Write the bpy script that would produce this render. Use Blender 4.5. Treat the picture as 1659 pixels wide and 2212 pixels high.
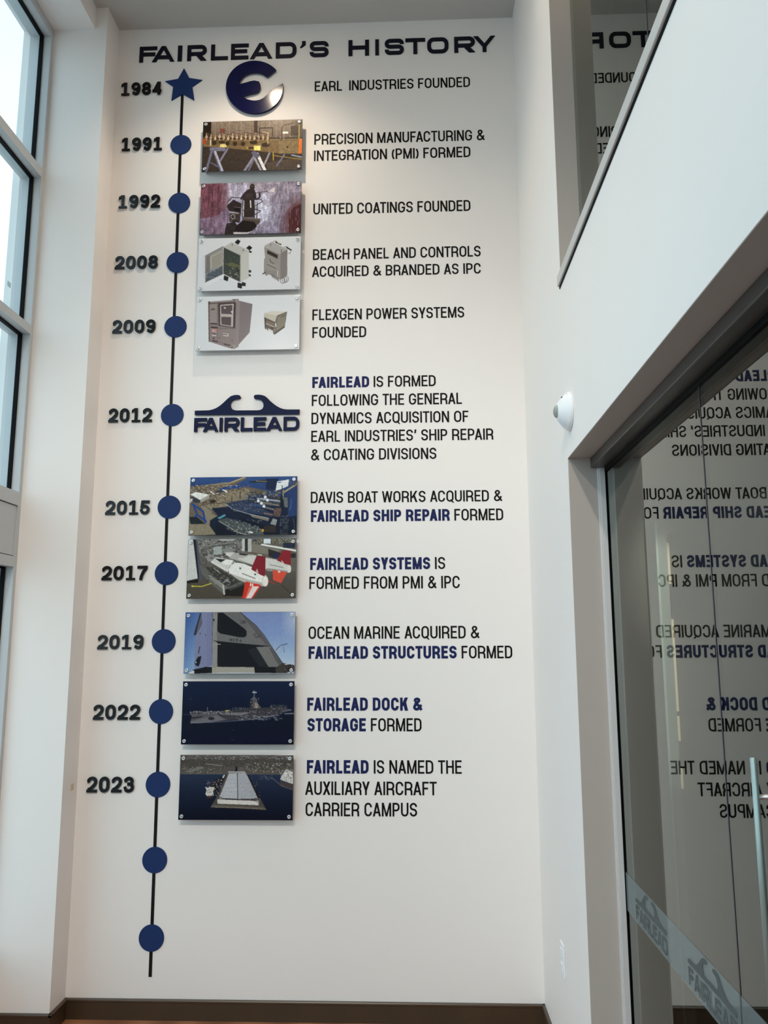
import bpy, math, random
import numpy as np
from mathutils import Matrix, Vector

for o in list(bpy.data.objects):
    bpy.data.objects.remove(o, do_unlink=True)
SC = bpy.context.scene
COL = SC.collection

# ------------------------------------------------------------------ camera
PITCH, YAW, ROLL = [math.radians(a) for a in (9.3859, 2.1906, -0.20118)]
FPX = 1757.02
CAM = (0.0, -4.03, 1.69)


def cam_axes():
    cp, sp, cy, sy = math.cos(PITCH), math.sin(PITCH), math.cos(YAW), math.sin(YAW)
    f = Vector((-sy * cp, cy * cp, sp)); r = Vector((cy, sy, 0)); u = r.cross(f)
    cr, sr = math.cos(ROLL), math.sin(ROLL)
    return r * cr + u * sr, u * cr - r * sr, f


R_, U_, F_ = cam_axes()
cd = bpy.data.cameras.new('camera')
cd.sensor_fit = 'HORIZONTAL'; cd.sensor_width = 36.0; cd.lens = FPX / 1659 * 36.0
cd.clip_start = 0.05; cd.clip_end = 300
cam = bpy.data.objects.new('camera', cd); COL.objects.link(cam)
cam.matrix_world = Matrix(((R_.x, U_.x, -F_.x, CAM[0]), (R_.y, U_.y, -F_.y, CAM[1]),
                           (R_.z, U_.z, -F_.z, CAM[2]), (0, 0, 0, 1)))
SC.camera = cam

# ------------------------------------------------------------------ exposure, sky, lamps
SC.view_settings.view_transform = 'Standard'
SC.view_settings.look = 'None'
SC.view_settings.gamma = 1.0
SC.view_settings.use_curve_mapping = False
SC.view_settings.exposure = 0.86

SKY_STRENGTH = 1.12
wd = bpy.data.worlds.new('overcast_sky'); SC.world = wd; wd.use_nodes = True
nt = wd.node_tree; nt.nodes.clear()
wo = nt.nodes.new('ShaderNodeOutputWorld'); bg = nt.nodes.new('ShaderNodeBackground')
tc = nt.nodes.new('ShaderNodeTexCoord'); sx = nt.nodes.new('ShaderNodeSeparateXYZ'); rp = nt.nodes.new('ShaderNodeValToRGB')
mp = nt.nodes.new('ShaderNodeMath'); mp.operation = 'MULTIPLY_ADD'; mp.inputs[1].default_value = 0.5; mp.inputs[2].default_value = 0.5
nt.links.new(tc.outputs['Generated'], sx.inputs[0]); nt.links.new(sx.outputs[2], mp.inputs[0]); nt.links.new(mp.outputs[0], rp.inputs[0])
nt.links.new(rp.outputs[0], bg.inputs[0]); nt.links.new(bg.outputs[0], wo.inputs[0])
els = rp.color_ramp.elements
els[0].position = 0.0; els[0].color = (0.46, 0.43, 0.40, 1)
els[1].position = 1.0; els[1].color = (0.60, 0.92, 1.15, 1)
for p_, c_ in ((0.485, (0.52, 0.49, 0.46, 1)), (0.51, (0.80, 0.98, 1.05, 1)), (0.62, (0.69, 0.92, 1.05, 1))):
    e = els.new(p_); e.color = c_
bg.inputs[1].default_value = SKY_STRENGTH

DOWNLIGHTS = [(-0.83, -0.62, 31.0), (0.22, -1.30, 10.0), (-0.86, -5.6, 60.0), (-0.86, -7.2, 60.0)]  # the last two are unseen, added to lift the room's overall light
# unseen spots added behind the viewer to brighten the lettered wall from the front
FILL_SPOTS = [(-1.5, -4.9, 116.0), (-0.5, -4.9, 116.0)]
FILL_COL = (1.0, 0.95, 0.86)
FILL_AIM_Z = 1.15; FILL_CONE = 56; FILL_BLEND = 0.85
LAMP_COL = (1.0, 0.83, 0.64)

# ------------------------------------------------------------------ materials
def srgb(c):
    return tuple(((v / 255.0) / 12.92 if v <= 10.3 else ((v / 255.0 + 0.055) / 1.055) ** 2.4) for v in c)


def mat(name, col, rough=0.6, metal=0.0, spec=0.5, noise=0.0, scale=30.0, bump=0.0, coat=0.0):
    m = bpy.data.materials.new(name); m.use_nodes = True
    n = m.node_tree; b = n.nodes['Principled BSDF']
    b.inputs['Base Color'].default_value = (*col, 1); b.inputs['Roughness'].default_value = rough
    b.inputs['Metallic'].default_value = metal; b.inputs['Specular IOR Level'].default_value = spec
    b.inputs['Coat Weight'].default_value = coat; b.inputs['Coat Roughness'].default_value = 0.03
    if noise or bump:
        t = n.nodes.new('ShaderNodeTexCoord'); z = n.nodes.new('ShaderNodeTexNoise')
        z.inputs['Scale'].default_value = scale; z.inputs['Detail'].default_value = 4
        n.links.new(t.outputs['Object'], z.inputs['Vector'])
        if noise:
            mx = n.nodes.new('ShaderNodeMix'); mx.data_type = 'RGBA'
            mx.inputs['A'].default_value = (*[v * (1 - noise) for v in col], 1)
            mx.inputs['B'].default_value = (*[min(1, v * (1 + noise)) for v in col], 1)
            n.links.new(z.outputs['Fac'], mx.inputs['Factor']); n.links.new(mx.outputs['Result'], b.inputs['Base Color'])
        if bump:
            bp = n.nodes.new('ShaderNodeBump'); bp.inputs['Strength'].default_value = bump; bp.inputs['Distance'].default_value = 0.002
            n.links.new(z.outputs['Fac'], bp.inputs['Height']); n.links.new(bp.outputs['Normal'], b.inputs['Normal'])
    return m


def glass_mat(name, tint=(0.86, 0.93, 0.92), ior=1.52, refl=(1, 1, 1)):
    # flat pane: both surfaces' Fresnel reflection, the rest passes straight through
    m = bpy.data.materials.new(name); m.use_nodes = True; n = m.node_tree; n.nodes.clear()
    o = n.nodes.new('ShaderNodeOutputMaterial'); mx = n.nodes.new('ShaderNodeMixShader')
    tr = n.nodes.new('ShaderNodeBsdfTransparent'); gl = n.nodes.new('ShaderNodeBsdfGlossy')
    tr.inputs[0].default_value = (*tint, 1); gl.inputs[0].default_value = (*refl, 1); gl.inputs['Roughness'].default_value = 0.0
    fr = n.nodes.new('ShaderNodeFresnel'); fr.inputs[0].default_value = ior
    ge = n.nodes.new('ShaderNodeNewGeometry')
    a = n.nodes.new('ShaderNodeMath'); a.operation = 'ADD'; a.inputs[1].default_value = 1.0
    b = n.nodes.new('ShaderNodeMath'); b.operation = 'MULTIPLY'; b.inputs[1].default_value = 2.0
    c = n.nodes.new('ShaderNodeMath'); c.operation = 'DIVIDE'
    d = n.nodes.new('ShaderNodeMath'); d.operation = 'SUBTRACT'; d.inputs[0].default_value = 1.0
    e = n.nodes.new('ShaderNodeMath'); e.operation = 'MULTIPLY'
    L = n.links.new
    L(fr.outputs[0], a.inputs[0]); L(fr.outputs[0], b.inputs[0]); L(b.outputs[0], c.inputs[0]); L(a.outputs[0], c.inputs[1])
    L(ge.outputs['Backfacing'], d.inputs[1]); L(c.outputs[0], e.inputs[0]); L(d.outputs[0], e.inputs[1])
    L(e.outputs[0], mx.inputs[0]); L(tr.outputs[0], mx.inputs[1]); L(gl.outputs[0], mx.inputs[2]); L(mx.outputs[0], o.inputs[0])
    return m


M = {}
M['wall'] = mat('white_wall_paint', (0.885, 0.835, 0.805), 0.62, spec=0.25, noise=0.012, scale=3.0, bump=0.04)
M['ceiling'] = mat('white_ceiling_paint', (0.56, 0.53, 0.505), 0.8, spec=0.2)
M['trimpaint'] = mat('satin_white_trim_paint', (0.78, 0.76, 0.73), 0.35)
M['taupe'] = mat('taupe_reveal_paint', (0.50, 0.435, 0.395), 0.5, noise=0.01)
M['sill'] = mat('sill_paint', (0.58, 0.56, 0.54), 0.4)
M['alu'] = mat('painted_aluminium_frame', (0.52, 0.53, 0.54), 0.38, metal=0.0, spec=0.6)
M['alu_dark'] = mat('bronze_header_aluminium', (0.06, 0.054, 0.05), 0.35, metal=0.0)
M['silver'] = mat('brushed_silver_aluminium', (0.70, 0.67, 0.66), 0.4, metal=0.2, noise=0.02, scale=60)
M['gasket'] = mat('black_rubber_gasket', (0.003, 0.0035, 0.004), 0.6, spec=0.1)
M['base'] = mat('brown_rubber_base', (0.055, 0.032, 0.016), 0.35, noise=0.12, scale=8)
M['navy'] = mat('navy_matte_vinyl', srgb((27, 50, 98)), 0.6, spec=0.2)
M['navytext'] = mat('navy_text_vinyl', srgb((29, 37, 84)), 0.6, spec=0.15)
M['navygloss'] = mat('navy_gloss_acrylic', srgb((6, 7, 60)), 0.14, spec=0.35)
M['navydeep'] = mat('deep_navy_acrylic', srgb((8, 22, 58)), 0.5, spec=0.12)
M['titlenavy'] = mat('dark_navy_letter_acrylic', srgb((8, 9, 30)), 0.45, spec=0.25)
M['black'] = mat('black_text_vinyl', srgb((12, 10, 11)), 0.6, spec=0.15)
M['yearblack'] = mat('black_gloss_acrylic', (0.004, 0.004, 0.005), 0.16, spec=0.35)
M['lineblack'] = mat('black_line_vinyl', (0.005, 0.005, 0.006), 0.5, spec=0.2)
M['chrome'] = mat('brushed_steel_cap', (0.70, 0.70, 0.70), 0.28, metal=0.9)
M['chromedark'] = mat('steel_recess', (0.28, 0.28, 0.28), 0.4, metal=0.8)
M['edge'] = mat('clear_acrylic_edge', (0.10, 0.09, 0.10), 0.15)
M['edgewhite'] = mat('white_acrylic_edge', (0.55, 0.57, 0.60), 0.2)
M['plastic'] = mat('white_plastic', (0.84, 0.84, 0.86), 0.3)
M['lens'] = mat('grey_lens', (0.30, 0.33, 0.29), 0.25, noise=0.4, scale=90)
M['glass'] = glass_mat('window_glass', (0.93, 0.97, 0.97))
M['glassdark'] = glass_mat('storefront_glass', (0.60, 0.66, 0.65), refl=(0.72, 0.74, 0.70))
M['pull'] = mat('satin_steel_pull', (0.42, 0.50, 0.48), 0.35, metal=0.7)
M['glassedge'] = mat('polished_glass_edge', (0.006, 0.009, 0.028), 0.3)
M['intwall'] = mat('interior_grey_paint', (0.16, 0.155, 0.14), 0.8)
M['filmgrey'] = mat('film_logo_grey', (0.085, 0.095, 0.095), 0.7)
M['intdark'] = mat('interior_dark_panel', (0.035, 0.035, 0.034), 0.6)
M['teal'] = mat('pale_teal_glass_edge', (0.32, 0.42, 0.40), 0.35)
M['mullion'] = mat('interior_mullion_paint', (0.16, 0.19, 0.185), 0.5)
M['beige'] = mat('beige_board', (0.78, 0.66, 0.50), 0.6)
M['tape'] = mat('masking_tape', (0.70, 0.58, 0.40), 0.7)
M['concrete'] = mat('outside_paving', (0.48, 0.47, 0.45), 0.9, noise=0.1, scale=2)
M['label'] = mat('pale_blue_sticker', (0.50, 0.66, 0.74), 0.5)

# brown wood-look floor
m = mat('red_brown_wood_floor', (0.30, 0.12, 0.055), 0.35)
n = m.node_tree; w_ = n.nodes.new('ShaderNodeTexWave'); w_.inputs['Scale'].default_value = 1.2; w_.inputs['Distortion'].default_value = 6
w_.inputs['Detail'].default_value = 3
mx = n.nodes.new('ShaderNodeMix'); mx.data_type = 'RGBA'; mx.inputs['A'].default_value = (0.36, 0.15, 0.07, 1); mx.inputs['B'].default_value = (0.22, 0.085, 0.04, 1)
t_ = n.nodes.new('ShaderNodeTexCoord'); n.links.new(t_.outputs['Object'], w_.inputs['Vector'])
n.links.new(w_.outputs['Fac'], mx.inputs['Factor']); n.links.new(mx.outputs['Result'], n.nodes['Principled BSDF'].inputs['Base Color'])
M['floor'] = m

# frosted film
m = bpy.data.materials.new('frosted_film'); m.use_nodes = True; n = m.node_tree; n.nodes.clear()
o_ = n.nodes.new('ShaderNodeOutputMaterial'); mx = n.nodes.new('ShaderNodeMixShader'); mx.inputs[0].default_value = 0.20
tr = n.nodes.new('ShaderNodeBsdfTransparent'); di = n.nodes.new('ShaderNodeBsdfPrincipled')
di.inputs['Base Color'].default_value = (0.42, 0.50, 0.51, 1); di.inputs['Roughness'].default_value = 0.6
n.links.new(tr.outputs[0], mx.inputs[1]); n.links.new(di.outputs[0], mx.inputs[2]); n.links.new(mx.outputs[0], o_.inputs[0])
M['frost'] = m
m = bpy.data.materials.new('lamp_diffuser'); m.use_nodes = True; b_ = m.node_tree.nodes['Principled BSDF']
b_.inputs['Emission Color'].default_value = (*LAMP_COL, 1); b_.inputs['Emission Strength'].default_value = 40
M['lampglow'] = m
# print: colours stored on the mesh
m = bpy.data.materials.new('photo_print'); m.use_nodes = True; n = m.node_tree; b_ = n.nodes['Principled BSDF']
vc = n.nodes.new('ShaderNodeVertexColor'); vc.layer_name = 'ink'
n.links.new(vc.outputs['Color'], b_.inputs['Base Color']); b_.inputs['Roughness'].default_value = 0.24
b_.inputs['Specular IOR Level'].default_value = 0.16
M['print'] = m

# ------------------------------------------------------------------ mesh helpers
class MB:
    def __init__(s): s.v = []; s.f = []; s.smooth = set()

    def add(s, vs, fs, smooth=False):
        b = len(s.v); s.v += [tuple(p) for p in vs]
        for f in fs:
            if smooth: s.smooth.add(len(s.f))
            s.f.append([b + i for i in f])

    def box(s, x0, x1, y0, y1, z0, z1):
        x0, x1 = min(x0, x1), max(x0, x1); y0, y1 = min(y0, y1), max(y0, y1); z0, z1 = min(z0, z1), max(z0, z1)
        s.add([(x0, y0, z0), (x1, y0, z0), (x1, y1, z0), (x0, y1, z0), (x0, y0, z1), (x1, y0, z1), (x1, y1, z1), (x0, y1, z1)],
              [(0, 3, 2, 1), (4, 5, 6, 7), (0, 1, 5, 4), (1, 2, 6, 5), (2, 3, 7, 6), (3, 0, 4, 7)])

    def lathe(s, c, axis, prof, n=24):
        # prof: list of (distance along axis, radius)
        ax = Vector(axis).normalized(); a = ax.orthogonal().normalized(); b = ax.cross(a); c = Vector(c)
        vs = []
        for d, r in prof:
            for k in range(n):
                t = 2 * math.pi * k / n; vs.append(c + ax * d + (a * math.cos(t) + b * math.sin(t)) * r)
        fs = []
        for i in range(len(prof) - 1):
            for k in range(n):
                k2 = (k + 1) % n; fs.append((i * n + k, i * n + k2, (i + 1) * n + k2, (i + 1) * n + k))
        s.add(vs, fs, True)
        s.add(vs[:n], [tuple(range(n - 1, -1, -1))]); s.add(vs[-n:], [tuple(range(n))])

    def prism(s, pts, y0, y1):
        # pts in (x,z), front at y0 (towards the room), back at y1
        n = len(pts)
        ar = sum(pts[i][0] * pts[(i + 1) % n][1] - pts[(i + 1) % n][0] * pts[i][1] for i in range(n))
        if ar < 0: pts = pts[::-1]
        vs = [(x, y0, z) for x, z in pts] + [(x, y1, z) for x, z in pts]
        fs = [tuple(range(n)), tuple(range(2 * n - 1, n - 1, -1))]
        fs += [(i, i + n, (i + 1) % n + n, (i + 1) % n) for i in range(n)]
        s.add(vs, fs)

    def build(s, name, material, parent=None, label=None, cat=None, group=None, kind=None, origin=None, bevel=0.0):
        me = bpy.data.meshes.new(name)
        og = Vector(origin) if origin is not None else Vector((0, 0, 0))
        me.from_pydata([tuple(Vector(p) - og) for p in s.v], [], s.f)
        for i, p in enumerate(me.polygons): p.use_smooth = i in s.smooth
        me.materials.append(material); me.validate(); me.update()
        o = bpy.data.objects.new(name, me); COL.objects.link(o)
        o.location = og
        if parent: o.parent = parent
        tag(o, label, cat, group, kind)
        if bevel:
            bv = o.modifiers.new('bevel', 'BEVEL'); bv.width = bevel; bv.segments = 2; bv.limit_method = 'ANGLE'
        return o


def tag(o, label=None, cat=None, group=None, kind=None):
    for k, v in (('label', label), ('category', cat), ('group', group), ('kind', kind)):
        if v: o[k] = v


def empty(name, label, cat, group=None, loc=(0, 0, 0)):
    o = bpy.data.objects.new(name, None); COL.objects.link(o); o.location = loc; o.empty_display_size = 0.05
    tag(o, label, cat, group); return o


def keep(o, parent):
    # parent while keeping world place
    o.parent = parent; o.matrix_parent_inverse = Matrix.Translation(-Vector(parent.location))


def bx(name, m, dims, **k):
    b = MB(); b.box(*dims); p = k.pop('parent', None)
    o = b.build(name, m, **k)
    if p: keep(o, p)
    return o


XL, XR, XW = -1.642, 0.568, -1.932       # pilaster face edge, right wall face, window wall inner plane
CEIL = 5.13; YB = -8.6
XG, XG2 = 0.703, 0.652                   # lower / upper storefront glass
YJ = -1.066                              # jamb of the openings in the right wall
ZH = 2.375; ZS = 3.05; ZT = 5.0

# ------------------------------------------------------------------ setting
def struct(name, m, dims, **k): return bx(name, m, dims, kind='structure', **k)

struct('floor', M['floor'], (-2.05, 4.2, YB, 0.15, -0.15, 0.0))
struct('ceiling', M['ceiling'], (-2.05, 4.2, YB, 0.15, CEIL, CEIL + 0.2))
struct('wall_back', M['wall'], (XL - 0.0, XR + 0.0, 0.0, 0.15, 0, CEIL))
b = MB(); b.box(-2.05, -1.6, YB - 0.15, YB, 0, CEIL); b.box(0.4, 4.2, YB - 0.15, YB, 0, CEIL); b.box(-1.6, 0.4, YB - 0.15, YB, 0, 0.3); b.box(-1.6, 0.4, YB - 0.15, YB, 4.6, CEIL)
b.build('wall_rear', M['wall'], kind='structure')
b = MB()
for x in (-1.6, -0.625, 0.35): b.box(x, x + 0.05, YB - 0.12, YB - 0.03, 0.3, 4.6)
for z in (0.3, 2.4, 4.55): b.box(-1.55, 0.35, YB - 0.12, YB - 0.03, z, z + 0.05)
rw = b.build('window_6', M['alu'], kind='structure')  # rear window added out of view to let in frontal daylight
for x in (-1.55, -0.575):
    for z0, z1 in ((0.35, 2.4), (2.45, 4.55)): bx('pane', M['glass'], (x, x + 0.925, YB - 0.08, YB - 0.074, z0, z1), parent=rw)
b = MB(); b.box(-2.10, XL, -0.166, 0.15, 0, CEIL); b.box(-2.10, -1.706, YB, -0.166, ZT, CEIL)
b.box(-2.10, XW + 0.0, YB, -0.166, 0, 0.25)
b.build('wall_left', M['wall'], kind='structure')
b = MB()
b.box(XR, 0.83, YJ, 0.15, 0, CEIL)
b.box(XR, 0.83, YB, YJ, ZH, ZS - 0.0)
b.box(XR, 0.83, YB, YJ, 4.95, CEIL)
b.build('wall_right', M['wall'], kind='structure')
# taupe lining of the lower and the upper reveal
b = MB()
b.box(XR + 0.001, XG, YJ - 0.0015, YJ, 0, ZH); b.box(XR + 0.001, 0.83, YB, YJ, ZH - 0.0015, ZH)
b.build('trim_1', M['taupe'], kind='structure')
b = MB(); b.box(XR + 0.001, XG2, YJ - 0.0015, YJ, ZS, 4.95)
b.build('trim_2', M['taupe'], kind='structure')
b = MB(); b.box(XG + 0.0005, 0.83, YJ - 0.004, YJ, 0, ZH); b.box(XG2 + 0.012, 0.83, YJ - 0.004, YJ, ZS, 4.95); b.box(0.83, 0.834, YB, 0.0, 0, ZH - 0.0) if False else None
b.build('shade_lining', M['intdark'], kind='structure')  # dark lining added so the jamb behind the glass stays dim
# sill board of the upper opening, nosing just proud of the wall, black strip put in for the shadow line under it
b = MB(); b.box(XR - 0.010, XG2 + 0.02, YB, YJ + 0.016, 3.056, 3.098)
sl = b.build('trim_3', M['sill'], kind='structure', bevel=0.002)
bx('shadow_line', M['gasket'], (XR - 0.003, XR + 0.01, YB, YJ + 0.012, 3.046, 3.056), parent=sl)

# baseboards with a rounded cap line
def baseboard(name, x0, y0, x1, y1):
    # runs from (x0,y0) to (x1,y1), room side to the right of the direction
    d = Vector((x1 - x0, y1 - y0, 0)).normalized(); nrm = Vector((d.y, -d.x, 0))
    prof = [(0, 0), (0.012, 0), (0.012, 0.074), (0.0145, 0.076), (0.0145, 0.083), (0.011, 0.088), (0, 0.088)]
    n_ = len(prof); b = MB(); vs = []
    for P, s in ((Vector((x0, y0, 0)), 0), (Vector((x1, y1, 0)), 1)):
        for a, z in prof: vs.append(P + nrm * a + Vector((0, 0, z)))
    fs = [(i, i + n_, (i + 1) % n_ + n_, (i + 1) % n_) for i in range(n_)] + [tuple(range(n_)), tuple(range(2 * n_ - 1, n_ - 1, -1))]
    b.add(vs, [f[::-1] for f in fs]); return b.build(name, M['base'], kind='structure')
baseboard('baseboard_back', XL, 0, XR, 0)
baseboard('baseboard_left', XL, -0.166 - 0.0145, XL, 0)
baseboard('baseboard_left', XW - 0.05, -0.166, XL + 0.0145, -0.166)
baseboard('baseboard_right', XR, 0, XR, YJ)
bx('scuff_mark', M['tape'], (-0.6, -0.585, -0.0150, -0.0125, 0.040, 0.043), kind='structure') if False else None

# window wall on the left: bays of three lights, a spandrel and a low light
ROWS = [(4.165, 4.945), (3.300, 4.115), (2.440, 3.255)]
LOW = (0.35, 2.075)
BAY = 1.52; FR = 0.045
def bay(i):
    y1 = -0.166 - 0.0 - i * BAY; y0 = y1 - BAY
    xi, xg, xo = XW, XW - 0.052, XW - 0.115
    fr = MB()
    fr.box(xo, xi, y1 - 0.028, y1, 0.25, ZT)                       # jamb / mullion halves
    fr.box(xo, xi, y0, y0 + 0.022, 0.25, ZT)
    zs = [ZT] + [v for r in ROWS for v in r[::-1]] + [LOW[1], LOW[0], 0.25]
    for a, c in ((ZT, 4.945), (4.165, 4.115), (3.300, 3.255), (2.440, 2.374), (2.125, 2.075), (0.35, 0.25)):
        fr.box(xo, xi, y0 + 0.022, y1 - 0.028, c, a)
    w = fr.build('window_%d' % (i + 1), M['alu'], kind='structure')
    sp = bx('spandrel_panel', M['alu'], (xg - 0.02, xi - 0.006, y0 + 0.022, y1 - 0.028, 2.130, 2.369), parent=w)
    for zz0, zz1 in ROWS + [LOW]:
        g = MB(); t = 0.009
        for xx in (xg,):
            g.box(xx - 0.008, xx + 0.012, y0 + 0.022, y0 + 0.022 + t, zz0, zz1)
            g.box(xx - 0.008, xx + 0.012, y1 - 0.028 - t, y1 - 0.028, zz0, zz1)
            g.box(xx - 0.008, xx + 0.012, y0 + 0.022 + t, y1 - 0.028 - t, zz0, zz0 + t)
            g.box(xx - 0.008, xx + 0.012, y0 + 0.022 + t, y1 - 0.028 - t, zz1 - t, zz1)
        gk = g.build('gasket', M['gasket']); keep(gk, w)
        bx('pane', M['glass'], (xg - 0.003, xg + 0.003, y0 + 0.03, y1 - 0.034, zz0 + 0.004, zz1 - 0.004), parent=w)
    return w
for i in range(5): bay(i)
bx('glass_label', M['label'], (-1.9795, -1.9785, -0.362, -0.330, 3.437, 3.463),
   label='tiny pale square maker sticker on the window glass, second light from the top', cat='sticker')
# ground outside
struct('ground_outside', M['concrete'], (-40, -2.12, -40, 40, -0.35, -0.2))

# daylight portals in the window openings (they only guide sampling of the sky)
for z0, z1 in ((2.44, 4.95), (0.35, 2.07)):
    ld = bpy.data.lights.new('sky_portal', 'AREA'); ld.shape = 'RECTANGLE'; ld.size = 7.6; ld.size_y = z1 - z0
    ld.cycles.is_portal = True
    lo = bpy.data.objects.new('sky_portal', ld); COL.objects.link(lo)
    lo.location = (XW + 0.01, -0.166 - 3.8, (z0 + z1) / 2)
    lo.rotation_euler = (Vector((1, 0, 0)).to_track_quat('-Z', 'Z')).to_euler()

# ------------------------------------------------------------------ storefront glass on the right
YJN = -2.072
def storefront(name, label, xg, y_edges, z0, z1, rail=True):
    root = empty(name, label, 'glass wall', loc=(xg, y_edges[0], z0))
    for k in range(len(y_edges) - 1):
        a, c = y_edges[k], y_edges[k + 1]
        bx('glass_panel', M['glassdark'], (xg, xg + 0.010, c + 0.003, a - (0.0 if k == 0 else 0.003), z0, z1), parent=root)
        if k:
            bx('glass_joint', M['glassedge'], (xg - 0.001, xg + 0.010, a - 0.003, a + 0.003, z0, z1), parent=root)
    return root
sf = storefront('glass_partition', 'frameless glass wall and door in the lower opening of the right wall', XG, [YJ - 0.006, YJN, -3.6, -5.2, -6.8, YB + 0.02], 0.0, 2.334)
b = MB(); b.box(0.650, XG, YB, YJ - 0.002, 2.336, ZH - 0.002); o = b.build('header_rail', M['alu_dark'], label='dark bronze header rail', bevel=0.003); keep(o, sf)
b = MB(); b.box(XG, 0.76, YB, YJ - 0.002, 2.330, ZH - 0.002); o = b.build('header_rail', M['alu_dark']); keep(o, sf)
b = MB(); b.box(XG - 0.006, XG + 0.002, YB, YJ - 0.002, 2.320, 2.337); o = b.build('header_seal', M['gasket'], label='black seal strip'); keep(o, sf)
b = MB(); b.box(0.679, 0.6985, YJ - 0.016, YJ - 0.002, 0, 2.336); b.box(0.672, 0.679, YJ - 0.008, YJ - 0.002, 0, 2.336)
o = b.build('jamb_rail', M['silver'], label='silver jamb channel', bevel=0.001); keep(o, sf)
b = MB(); b.box(0.699, 0.7035, YJ - 0.010, YJ - 0.002, 0, 2.334); o = b.build('jamb_seal', M['gasket']); keep(o, sf)
storefront('upper_glass_partition', 'frameless glass panels above the sill in the upper opening', XG2, [YJ - 0.002, -2.015, -3.6, -5.2, -6.8, YB + 0.02], 3.098, 4.95)

# pull handle
hd = empty('door_pull', 'tubular steel pull handle on the glass door at the right edge', 'handle', loc=(XG, -2.36, 1.23))
b = MB(); b.lathe((0.655, -2.36, 0.99), (0, 0, 1), [(0, 0.0050), (0.001, 0.0065), (0.482, 0.0065), (0.484, 0.0050)], 20); o = b.build('grip', M['pull']); keep(o, hd)
for z in (1.065, 1.400):
    b = MB(); b.lathe((0.655, -2.36, z), (1, 0, 0), [(0.0, 0.005), (0.040, 0.005), (0.0401, 0.016), (0.0478, 0.016)], 20)
    o = b.build('standoff_mount', M['chrome']); keep(o, hd)

# ------------------------------------------------------------------ rooms behind the glass
struct('wall_interior', M['intwall'], (3.9, 4.05, YB, 0.15, 0, CEIL))
struct('wall_interior_back', M['intwall'], (0.83, 4.05, 0.0, 0.15, 0, CEIL))
struct('floor_upper', M['intwall'], (0.83, 4.05, YB, 0.15, 2.62, 2.95))
pt = empty('interior_partition', 'dim partition with pale slots standing behind the lower glass wall', 'partition', loc=(1.15, -0.5, 0))
bx('partition_panel', M['intdark'], (1.09, 1.16, -1.9, -0.5, 0, 2.165), parent=pt)
for z0, z1 in ((1.950, 2.125), (1.42, 1.80), (1.30, 1.40), (1.11, 1.19)):
    bx('pale_slot', M['beige'], (1.06, 1.092, -0.515, -0.498, z0, z1), parent=pt, label='pale beige slot strip')
ld = bpy.data.lights.new('slot_fill_light', 'SPOT'); ld.energy = 110; ld.color = (1.0, 0.88, 0.72); ld.spot_size = math.radians(31); ld.spot_blend = 0.35; ld.shadow_soft_size = 0.05
lo = bpy.data.objects.new('slot_fill_light', ld); COL.objects.link(lo); lo.location = (1.0, -2.1, 2.5); lo.rotation_euler = (Vector((0.09, 1.6, -0.85)).to_track_quat('-Z', 'Y')).to_euler()  # unseen spot added to brighten the pale slots
ld = bpy.data.lights.new('interior_fill_light', 'POINT'); ld.energy = 7; ld.color = (1.0, 0.95, 0.88); ld.shadow_soft_size = 0.12
lo = bpy.data.objects.new('interior_fill_light', ld); COL.objects.link(lo); lo.location = (2.7, -2.2, 2.3)  # unseen point light added to lift the room behind the glass
bx('interior_mullion', M['mullion'], (1.016, 1.054, -0.60, -0.5, 0, 2.20), label='slim grey-teal mullion beside the glass fin, behind the lower glass wall', cat='post')
bx('glass_fin', M['teal'], (1.003, 1.012, -0.62, -0.5, 0, 2.20), label='narrow teal glass fin standing behind the lower glass wall', cat='glass panel')

# ------------------------------------------------------------------ measuring on the walls
def wall(px, py, Y=0.0):
    d = R_ * ((px - 829.5) / FPX) - U_ * ((py - 1106) / FPX) + F_
    t = (Y - CAM[1]) / d.y
    return CAM[0] + t * d.x, CAM[2] + t * d.z

# ------------------------------------------------------------------ stroke lettering
def arc(cx, cy, rx, ry, a0, a1, n=8):
    return [(cx + rx * math.cos(math.radians(a0 + (a1 - a0) * i / n)), cy + ry * math.sin(math.radians(a0 + (a1 - a0) * i / n))) for i in range(n + 1)]


def rrect(x0, y0, x1, y1, r, n=6):
    rx = min(r, (x1 - x0) / 2); ry = min(r * 1.15, (y1 - y0) / 2)
    return arc(x1 - rx, y1 - ry, rx, ry, 0, 90, n) + arc(x0 + rx, y1 - ry, rx, ry, 90, 180, n) + arc(x0 + rx, y0 + ry, rx, ry, 180, 270, n) + arc(x1 - rx, y0 + ry, rx, ry, 270, 360, n)


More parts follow.
